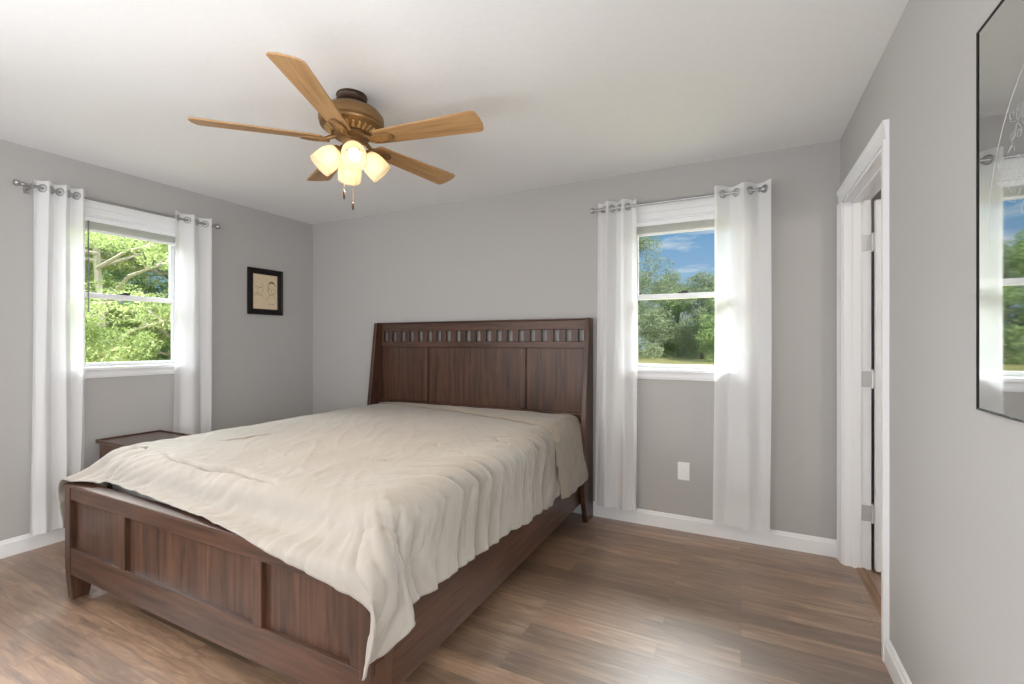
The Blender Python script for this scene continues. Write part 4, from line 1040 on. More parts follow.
CLOTH_Y = (
    2,1,5,-6,3,-2,0,0,0,0,0,0,0,0,0,0,0,0,0,0,0,0,0,0,0,0,0,0,0,0,0,0,0,0,0,0,0,0,0,0,0,0,0,0,0,0,0,0,-1,0,0,0,0,0,2,-3,7,-3,-5,7,1,0,0,0,0,0,0,0,0,0,0,0,
    0,0,0,0,0,0,0,0,0,0,0,0,-1,0,0,0,0,0,0,0,0,0,0,0,0,0,0,0,0,0,0,0,0,0,0,0,0,0,0,0,0,1,0,-1,0,-2,2,1,0,0,0,0,0,0,0,0,0,0,0,0,0,0,0,0,0,0,0,0,0,0,0,0,0,
    0,0,0,0,0,0,0,0,0,0,0,0,0,-1,0,0,0,0,0,0,0,0,0,0,0,0,0,0,0,0,0,0,1,0,0,0,0,0,0,0,0,0,0,-1,1,0,0,0,-1,0,0,0,0,0,0,0,0,0,0,0,0,0,0,0,0,0,0,0,0,0,0,0,0,
    0,0,0,0,0,0,0,0,0,0,0,0,0,0,0,0,0,0,0,0,0,0,0,0,0,0,0,0,0,0,0,0,0,0,0,0,1,0,-1,0,0,0,0,0,0,0,0,0,0,0,0,0,0,0,0,0,0,0,0,0,0,0,0,0,0,0,0,0,0,0,0,0,0,0,
    0,0,0,0,0,0,0,0,0,0,0,0,0,0,0,0,0,0,0,0,0,0,0,0,0,0,0,0,0,0,0,0,0,0,0,-1,0,0,0,1,0,0,0,0,0,0,0,0,0,0,0,0,0,0,0,0,0,0,0,0,0,0,0,0,0,0,0,0,0,0,0,0,0,0,
    0,0,0,0,0,0,0,0,0,0,0,0,0,-1,0,0,0,0,0,0,0,0,0,0,0,0,0,0,0,0,0,0,0,0,0,0,0,0,0,0,0,0,1,0,0,0,0,0,0,0,0,0,0,0,0,0,0,0,0,0,0,-1,0,0,0,0,0,0,0,0,0,0,0,0,
    0,0,0,0,0,0,0,0,0,0,0,0,0,0,0,0,0,0,0,0,0,0,0,0,0,0,0,0,0,0,0,0,0,0,0,0,0,0,0,0,0,0,0,0,0,1,0,-1,0,0,0,0,0,0,0,0,0,0,0,0,0,0,0,0,0,0,0,0,0,0,0,0,0,0,
    0,0,0,0,0,0,0,0,0,0,0,0,0,0,0,0,0,0,0,0,0,0,0,0,0,0,0,0,0,0,0,0,0,0,0,0,0,0,0,0,0,0,-1,0,0,0,0,0,1,0,0,0,0,0,0,0,0,0,0,0,0,0,0,0,0,0,0,0,0,0,0,0,0,0,
    0,0,0,0,0,0,0,0,0,0,0,0,0,0,0,0,0,0,0,0,0,0,0,0,-1,0,0,0,0,0,0,0,0,0,0,0,0,0,0,0,0,0,0,0,0,0,0,0,0,0,0,1,0,0,0,0,0,0,0,0,0,0,0,0,0,0,0,0,0,0,0,0,-1,0,
    0,0,0,0,0,0,0,0,0,0,0,0,0,0,0,0,0,0,0,0,0,0,0,0,0,0,0,0,0,0,0,0,0,0,0,0,0,0,0,0,0,0,0,0,0,0,0,0,0,0,0,0,0,0,1,0,0,-1,0,0,0,0,0,0,0,0,0,0,0,0,0,0,0,0,
    0,0,0,0,0,0,0,0,0,0,0,0,0,0,0,0,0,0,0,0,0,0,0,0,0,0,0,0,0,0,0,0,0,0,0,0,0,0,0,0,0,0,0,0,0,0,0,0,0,-1,0,0,0,0,0,0,0,1,0,0,0,0,0,0,0,0,0,0,0,0,0,0,0,0,
    0,0,0,0,0,0,0,0,0,0,0,0,0,0,0,0,0,0,0,0,0,0,0,0,0,0,0,0,0,0,0,0,0,0,-1,0,0,0,0,0,0,0,0,0,0,0,0,0,0,0,0,0,0,0,0,0,0,0,0,0,1,0,0,0,0,0,0,0,0,0,0,0,0,0,
    0,0,0,0,0,0,0,0,-1,0,0,0,0,0,0,0,0,0,0,0,0,0,0,0,0,0,0,0,0,0,0,0,0,0,0,0,0,0,0,0,0,0,0,0,0,0,0,0,0,0,0,0,0,0,0,0,0,0,0,0,0,0,0,1,0,-1,0,0,0,0,0,0,0,0,
    0,0,0,0,0,0,0,0,0,0,0,0,0,0,0,0,0,0,0,0,0,0,0,0,0,0,0,0,0,0,0,0,0,0,0,0,0,0,0,0,0,0,0,0,0,0,0,0,0,0,0,0,0,0,0,0,0,-1,0,0,0,0,0,0,0,0,1,0,0,0,0,0,0,0,
    0,0,0,0,0,0,0,0,0,0,0,0,0,0,0,0,0,0,0,0,0,0,0,0,0,0,0,0,0,0,0,0,0,0,0,0,0,0,0,0,0,0,0,0,-1,0,0,0,0,0,0,0,0,0,0,0,0,0,0,0,0,0,0,0,0,0,0,0,0,1,0,0,0,0,
    0,0,0,0,0,0,0,0,0,0,0,0,0,0,0,0,-1,0,0,0,0,0,0,0,0,0,0,0,0,0,0,0,0,0,0,0,0,0,0,0,0,0,0,0,0,0,0,0,0,0,0,0,0,0,0,0,0,0,0,0,0,0,0,0,0,0,0,0,0,0,0,-1,2,0,
    -1,0,0,0,0,0,0,0,0,0,0,0,0,0,0,0,0,0,0,0,0,0,0,0,0,0,0,0,0,0,0,0,0,0,0,0,0,0,0,0,0,0,0,0,0,0,0,0,0,0,0,0,0,0,0,0,0,0,0,0,0,0,0,0,0,-1,0,0,0,0,0,0,0,0,
    0,1,0,0,0,0,0,0,0,0,0,0,0,0,0,0,0,0,0,0,0,0,0,0,0,0,0,0,0,0,0,0,0,0,0,0,0,0,0,0,0,0,0,0,0,0,0,0,0,0,0,0,-1,0,0,0,0,0,0,0,0,0,0,0,0,0,0,0,0,0,0,0,0,0,
    0,0,0,0,1,0,0,0,0,0,0,0,0,0,0,0,0,0,0,0,0,0,0,0,0,0,-1,0,0,0,0,0,0,0,0,0,0,0,0,0,0,0,0,0,0,0,0,0,0,0,0,0,0,0,0,0,0,0,0,0,0,0,0,0,0,0,0,0,0,0,0,0,0,0,
    0,0,0,0,0,-1,0,2,0,0,-1,0,0,0,0,0,0,0,0,0,0,0,0,0,0,0,0,0,0,0,0,0,0,0,0,0,0,0,0,0,0,0,0,0,0,0,0,0,0,0,0,0,0,0,0,0,0,0,0,0,0,0,0,0,0,0,0,0,0,0,0,0,0,0,
    -1,0,0,0,0,0,0,0,0,0,1,0,0,0,0,0,0,0,0,0,0,0,0,0,0,0,0,0,0,0,0,0,0,0,0,0,0,0,0,0,0,0,0,0,0,0,0,0,0,0,0,0,0,0,0,0,0,0,0,0,-1,0,0,0,0,0,0,0,0,0,0,0,0,0,
    0,0,0,0,0,0,0,0,0,0,0,0,0,1,0,0,0,0,0,0,0,0,0,0,0,0,0,0,0,0,0,0,0,0,0,0,0,-1,0,0,0,0,0,0,0,0,0,0,0,0,0,0,0,0,0,0,0,0,0,0,0,0,0,0,0,0,0,0,0,0,0,0,0,0,
    0,0,0,0,0,0,0,0,0,0,0,0,0,-1,0,0,1,0,0,0,0,0,0,0,0,0,0,0,0,0,0,0,0,0,0,0,0,0,0,0,0,0,0,0,0,0,0,0,0,0,0,0,0,0,0,0,0,0,0,0,0,0,0,0,0,0,0,0,0,0,0,0,0,0,
    0,0,0,0,0,0,0,-1,0,0,0,0,0,0,0,0,0,0,0,1,0,0,0,0,0,0,0,0,0,0,0,0,0,0,0,0,0,0,0,0,0,0,0,0,0,0,0,0,0,0,0,0,0,0,0,0,0,0,0,0,0,0,0,0,0,0,0,0,-1,0,0,0,0,0,
    0,0,0,0,0,0,0,0,0,0,0,0,0,0,0,0,0,0,0,0,0,0,1,0,0,0,0,0,0,0,0,0,0,0,0,0,0,0,0,0,0,0,0,0,0,0,-1,0,0,0,0,0,0,0,0,0,0,0,0,0,0,0,0,0,0,0,0,0,0,0,0,0,0,0,
    0,0,0,0,0,0,0,0,0,0,0,0,0,0,0,0,0,0,0,0,0,0,-1,0,0,1,0,0,0,0,0,0,0,0,0,0,0,0,0,0,0,0,0,0,0,0,0,0,0,0,0,0,0,0,0,0,0,0,0,0,0,0,0,0,0,0,0,0,0,0,0,0,0,0,
    0,0,0,0,0,0,0,0,0,0,0,0,-1,0,0,0,0,0,0,0,0,0,0,0,0,0,0,0,1,0,0,0,0,0,0,0,0,0,0,0,0,0,0,0,0,0,0,0,0,0,0,0,0,0,0,0,0,0,0,0,0,0,0,0,0,0,0,0,0,0,0,0,0,0,
    0,0,0,-1,0,0,0,0,0,0,0,0,0,0,0,0,0,0,0,0,0,0,0,0,0,0,0,0,0,0,0,1,0,0,0,0,0,0,0,0,0,0,0,0,0,0,0,0,0,0,0,0,0,0,0,-1,0,0,0,0,0,0,0,0,0,0,0,0,0,0,0,0,0,0,
    0,0,0,0,0,0,0,0,0,0,0,0,0,0,0,0,0,0,0,0,0,0,0,0,0,0,0,0,0,0,0,-1,0,0,1,0,0,0,0,0,0,0,0,0,0,0,0,0,0,0,0,0,0,0,0,0,0,0,0,0,0,0,0,0,0,0,0,0,0,0,0,0,0,0,
    0,0,0,0,0,0,0,0,0,0,0,0,0,0,0,0,0,0,0,0,-1,0,0,0,0,0,0,0,0,0,0,0,0,0,0,0,0,1,0,0,0,0,0,0,0,0,0,0,0,0,0,0,0,0,0,0,0,0,0,0,0,0,0,0,0,0,0,0,0,0,0,0,0,0,
    0,0,0,0,0,0,0,0,0,0,0,-1,0,0,0,0,0,0,0,0,0,0,0,0,0,0,0,0,0,0,0,0,0,0,0,0,0,0,0,0,1,0,0,0,0,0,0,0,0,0,0,0,0,0,0,0,0,0,0,0,0,0,0,0,0,0,-1,0,0,0,0,0,0,0,
    0,0,0,0,0,0,0,0,0,0,0,0,0,0,0,0,0,0,0,0,0,0,0,0,0,0,0,0,0,0,0,0,0,0,0,0,0,0,0,-1,0,0,0,1,0,0,1,0,0,0,0,-1,0,0,0,0,0,0,0,0,0,0,0,0,0,0,0,0,0,0,0,0,0,0,
    0,0,0,0,0,0,0,0,0,0,0,0,0,0,0,0,0,0,0,0,0,0,0,0,0,0,0,0,-1,0,0,0,0,0,0,0,0,0,0,0,0,0,0,0,0,0,1,0,0,0,0,0,0,0,0,0,0,0,0,0,0,0,0,0,0,0,0,0,0,0,0,0,0,0,
    0,0,0,0,0,0,0,0,0,0,0,0,0,0,0,0,0,0,0,0,-1,0,0,0,0,0,0,0,0,0,0,0,0,0,0,0,0,0,0,0,0,0,0,0,0,0,0,0,0,1,0,0,0,0,0,0,0,0,0,0,0,0,0,0,0,0,0,0,0,0,0,0,0,0,
    0,0,0,0,-1,0,0,0,1,0,-1,0,0,0,0,0,0,0,0,0,0,0,0,0,0,0,0,0,0,0,0,0,0,0,0,0,0,0,0,0,0,0,0,0,0,0,0,-1,0,0,0,0,2,0,0,0,0,0,0,0,-1,0,0,0,0,0,0,0,0,0,0,0,0,
    0,0,0,0,0,0,0,0,0,0,0,0,0,0,0,0,0,0,0,0,0,0,0,0,0,0,0,0,0,0,0,0,0,0,0,0,-1,0,0,0,0,0,0,0,0,0,0,0,0,0,0,0,0,0,0,0,1,0,0,0,0,0,0,0,0,0,0,0,0,0,0,0,0,0,
    0,0,0,0,0,0,0,0,0,0,0,0,0,0,0,0,0,0,0,0,0,0,0,0,0,0,0,0,0,-1,0,0,0,0,0,0,0,0,0,0,0,0,0,0,0,0,0,0,0,0,0,0,0,0,0,0,0,0,0,1,0,0,0,0,0,0,0,0,0,0,0,0,0,0,
    0,0,0,0,0,0,0,0,0,0,0,0,0,0,0,0,0,0,0,0,0,-1,0,0,0,0,0,0,0,0,0,0,0,0,0,0,0,0,0,0,0,0,0,0,0,0,0,0,0,0,0,0,0,0,0,0,-1,0,0,0,0,0,2,0,0,0,0,0,0,0,0,-1,0,
    0,0,0,0,0,0,0,0,0,0,0,0,0,0,0,0,0,0,0,0,0,0,0,0,0,0,0,0,0,0,0,0,0,0,0,0,0,0,0,0,0,0,0,0,0,-1,0,0,0,0,0,0,0,0,0,0,0,0,0,0,0,0,0,0,0,0,1,0,0,0,0,0,0,0,
    0,0,0,0,0,0,0,0,0,0,0,0,0,0,0,0,0,0,0,0,0,0,0,0,0,0,0,0,0,0,0,0,0,0,0,0,0,0,0,-1,0,0,0,0,0,0,0,0,0,0,0,0,0,0,0,0,0,0,0,0,0,0,0,0,0,0,0,0,-1,2,0,0,0,0,
    0,0,0,0,0,0,0,0,0,0,0,0,0,0,0,0,0,0,0,0,0,0,0,0,0,0,0,0,0,0,0,0,-1,0,0,0,0,0,0,0,0,0,0,0,0,0,0,0,0,0,0,0,0,0,0,0,0,0,0,0,0,0,0,0,0,0,-1,0,0,0,0,0,2,0,
    0,0,0,0,0,0,0,0,-1,0,0,0,0,0,0,0,0,0,0,0,0,0,0,0,0,0,0,0,0,0,0,0,0,0,0,0,0,0,0,0,0,0,0,0,0,0,0,0,0,0,0,0,-1,0,0,0,0,0,0,0,0,0,0,0,0,0,0,0,0,0,0,0,0,0,
    0,1,0,0,0,0,0,0,0,0,0,0,0,0,0,0,0,0,0,0,0,0,0,0,0,0,0,0,0,0,0,0,0,0,0,0,0,0,0,0,0,0,0,0,0,0,0,0,-1,0,0,0,0,0,0,0,0,0,0,0,0,0,0,0,0,0,0,0,0,0,0,0,0,0,
    0,0,0,-1,2,0,0,0,0,0,0,0,0,0,0,0,0,0,0,0,0,0,0,0,0,0,0,0,0,0,0,0,0,0,0,0,0,0,0,0,0,0,0,-1,0,0,0,0,0,0,0,0,0,0,0,0,0,0,0,0,0,0,0,0,0,0,0,0,0,0,0,0,0,0,
    0,0,-1,0,0,0,0,2,0,0,0,0,0,0,0,0,0,-1,0,0,0,0,0,0,0,0,0,0,0,0,0,0,0,0,0,0,0,0,0,0,0,0,0,0,0,0,0,0,0,0,0,0,0,0,0,0,0,0,0,0,0,-1,0,0,0,0,0,0,0,0,0,0,0,
    0,0,0,0,0,0,0,0,0,0,0,1,0,0,0,0,0,0,0,0,0,0,0,0,0,0,0,0,0,0,0,0,0,0,0,0,0,0,0,0,0,0,0,0,0,0,0,0,0,0,0,0,0,0,0,0,0,0,-1,0,0,0,0,0,0,0,0,0,0,0,0,0,0,0,
    0,0,0,0,0,0,0,0,0,0,0,0,0,-1,2,0,0,0,0,0,0,0,0,0,0,0,0,0,0,0,0,0,0,0,0,0,0,0,0,0,0,0,0,0,0,0,0,0,0,0,0,0,0,-1,0,0,0,0,0,0,0,0,0,0,0,0,0,0,0,0,0,0,0,0,
    -1,0,0,0,1,0,0,0,0,0,0,0,-1,0,0,0,0,2,0,0,0,0,0,0,0,0,0,-1,0,0,0,0,0,0,0,0,0,0,0,0,0,0,0,0,0,0,0,0,0,0,0,0,0,0,0,0,0,0,0,0,0,0,0,0,0,0,0,0,0,0,-1,0,0,
    0,0,0,0,0,0,0,0,0,0,0,0,0,0,0,0,0,0,0,0,0,1,0,0,0,0,0,0,0,0,0,0,0,0,0,0,0,0,0,0,0,0,0,0,0,0,0,0,0,0,0,0,0,0,0,0,0,0,0,0,0,0,0,0,0,0,0,-1,0,0,0,0,0,0,
    0,0,0,0,0,0,0,0,0,0,0,0,0,0,0,0,0,0,0,0,0,0,-1,0,2,0,0,0,0,0,0,0,0,0,0,0,0,0,0,0,0,0,0,0,0,0,0,0,0,0,0,0,0,0,0,0,0,0,0,0,0,0,0,0,-1,0,0,0,0,0,0,0,0,0,
    0,0,0,0,0,0,0,-1,0,0,0,0,0,0,0,0,1,0,0,0,0,0,-1,0,0,0,0,1,1,0,0,0,0,0,0,0,0,0,-1,0,0,0,0,0,0,0,0,0,0,0,0,0,0,0,0,0,0,0,0,0,0,0,0,0,0,0,0,0,0,0,0,0,0,
    0,0,0,0,0,0,0,-1,0,0,0,0,0,0,0,0,0,0,0,0,0,0,0,0,0,0,0,0,0,0,0,1,0,0,0,0,0,0,0,0,0,0,0,0,0,0,0,0,0,0,0,0,0,0,0,0,0,0,0,0,0,0,0,0,0,0,0,0,0,0,0,0,0,0,
    0,0,0,-1,0,0,0,0,0,0,0,0,0,0,0,0,0,0,0,0,0,0,0,0,0,0,0,0,0,0,0,0,-1,0,2,0,0,0,0,0,0,0,0,0,0,0,0,0,0,0,0,0,0,0,0,0,0,0,0,0,0,0,0,0,0,0,0,0,0,0,0,0,0,0,
    0,-1,0,0,0,0,0,0,0,0,0,0,0,0,0,0,0,-1,0,0,0,0,0,0,0,0,0,1,0,0,0,0,0,0,0,1,0,-1,1,0,0,0,0,0,0,0,0,0,-1,0,0,0,0,0,0,0,0,0,0,0,0,0,0,0,0,0,0,0,0,0,0,0,0,
    0,0,0,0,0,0,0,0,0,0,0,0,0,0,0,0,0,-1,0,0,0,0,0,0,0,0,0,0,0,0,0,0,1,0,0,0,1,0,-1,1,3,-4,0,0,0,1,0,0,0,0,-1,0,0,0,0,0,0,0,0,0,0,0,0,0,0,0,0,0,0,0,0,0,0,
    0,0,0,0,0,0,0,0,0,0,0,0,0,0,0,-1,0,0,0,0,0,0,0,0,0,0,0,0,0,-1,0,0,0,0,1,0,1,0,0,0,1,3,1,0,-1,-3,-1,0,0,0,0,0,0,0,0,0,0,0,-1,0,0,0,0,1,0,0,0,0,0,0,0,0,
    0,0,0,0,0,0,0,0,0,0,0,0,0,0,-1,0,0,0,0,0,0,0,0,0,0,0,0,0,0,-1,0,0,0,0,0,0,0,0,0,0,1,1,1,2,1,1,1,-1,0,-2,1,0,0,-1,-1,-2,0,0,0,0,0,-1,0,0,0,0,0,0,0,0,0,
    0,0,0,0,0,0,0,0,0,0,0,0,0,0,0,0,0,0,0,0,0,0,0,0,0,0,0,0,0,0,0,0,-1,0,0,0,0,0,0,0,0,0,-1,0,1,0,1,1,1,2,1,1,7,3,-4,-8,6,-1,-2,-2,-2,-2,0,0,0,0,0,-1,0,0,
    0,0,0,0,0,0,0,0,0,0,0,0,0,0,0,0,0,0,0,0,0,0,0,0,0,0,0,0,0,0,0,0,0,0,-1,0,0,0,0,0,0,0,0,0,0,0,-1,0,0,0,-1,1,0,1,2,1,1,7,1,2,5,-4,3,-7,1,-1,-1,-1,-2,-1,
    -2,-3,1,-1,0,-1,0,0,0,0,0,1,0,0,0,0,0,0,0,0,0,0,0,0,0,0,0,0,0,0,0,0,0,0,-1,0,0,0,0,0,0,0,0,0,0,0,0,0,-1,0,0,0,0,0,0,0,-1,0,0,1,1,1,3,3,7,3,2,0,11,5,
    -25,2,3,-4,-2,-2,-2,-1,-1,-1,-1,0,-1,0,0,0,0,0,0,0,0,0,0,0,0,1,0,0,-1,0,0,0,0,0,0,0,0,0,0,0,0,0,0,0,0,0,0,0,0,0,0,0,0,0,0,0,0,0,1,0,0,0,0,0,-1,0,0,3,
    5,2,-1,8,12,13,21,12,-7,-58,2,4,0,-2,-2,-2,-2,-3,-2,-2,-1,-1,0,0,0,1,0,0,0,0,0,0,0,0,0,0,0,0,0,0,0,0,0,0,0,0,0,0,0,0,0,0,1,0,0,1,0,0,1,1,0,1,0,1,0,0,
    1,1,0,1,0,1,0,-1,-2,4,4,13,14,14,13,10,7,10,12,12,-110,2,15,-9,-4,-2,-2,-2,-3,-2,-2,-1,0,-1,0,0,0,1,0,0,0,0,0,0,0,0,1,0,0,0,0,1,0,0,0,1,0,0,1,0,0,1,1,
    1,1,1,1,2,1,1,2,1,1,1,1,1,1,1,1,1,0,1,-1,-1,-2,-1,-6,4,12,14,14,12,14,12,12,7,13,-90,1,-2,-14,-5,-4,-4,-4,-2,-1,0,7,-8,1,0,0,0,-1,0,0,0,1,0,0,1,0,1,0,
    1,0,1,1,1,1,1,1,0,1,1,1,1,1,2,2,2,2,2,3,2,3,2,2,2,1,0,1,0,0,-1,0,-1,-2,-2,-2,-2,-2,-2,-6,9,14,14,13,13,14,13,12,10,-75,-10,-8,8,7,-2,-9,-11,-10,-11,4,
    -7,7,-2,0,0,-1,-1,-1,0,0,1,1,1,1,1,1,1,1,1,1,1,2,1,2,1,2,2,2,2,1,3,3,3,3,3,2,2,2,2,1,0,0,-1,-1,-1,-2,-1,-2,-2,-2,-2,-2,-3,-2,-2,-3,-1,-1,14,13,13,14,
    12,14,12,12,-59,1,-2,-6,-9,-8,-8,-8,-12,-2,-6,10,2,7,0,-1,-1,-1,-2,-1,0,2,1,2,2,1,2,2,2,2,2,2,2,2,2,2,2,3,2,2,2,3,2,2,1,0,0,0,-1,-1,-1,-2,-2,-2,-2,-2,
    -3,-3,-2,-2,-2,-2,-2,-2,-3,-3,-3,-2,-1,14,15,13,12,12,13,13,14,-44,-7,-9,-9,-8,-8,-9,-7,-9,-3,7,7,6,7,7,2,0,-2,-1,-2,1,2,3,2,3,2,2,2,2,2,2,1,1,1,0,1,
    0,0,-1,0,-1,-1,0,-1,-1,-1,-1,-1,-1,-1,-1,-2,-2,-2,-2,-3,-2,-3,-2,-3,-2,-1,-2,-2,-1,-2,1,1,1,4,14,14,14,16,15,16,14,-55,-9,-8,-8,-9,-8,-8,-8,-8,-1,10,
    7,6,6,5,9,7,4,0,0,0,-1,0,0,0,0,0,0,0,0,0,0,1,0,0,0,0,-1,0,-1,0,-1,-1,-1,0,-1,-1,-1,-1,-1,-1,-2,-2,-2,-2,-3,-1,-1,-1,0,0,0,1,2,2,7,3,7,3,6,-2,8,10,10,
    11,13,13,-55,-9,-8,-9,-8,-8,-8,-9,-7,4,6,7,6,6,5,8,7,6,-3,0,-1,0,0,0,0,-1,0,0,0,1,0,0,0,0,0,0,0,0,0,-1,-1,0,-1,-1,-1,0,-1,-1,-1,0,-3,1,3,1,2,3,3,2,4,
    3,4,-2,-1,1,2,4,5,5,6,9,7,-6,11,8,7,10,13,)
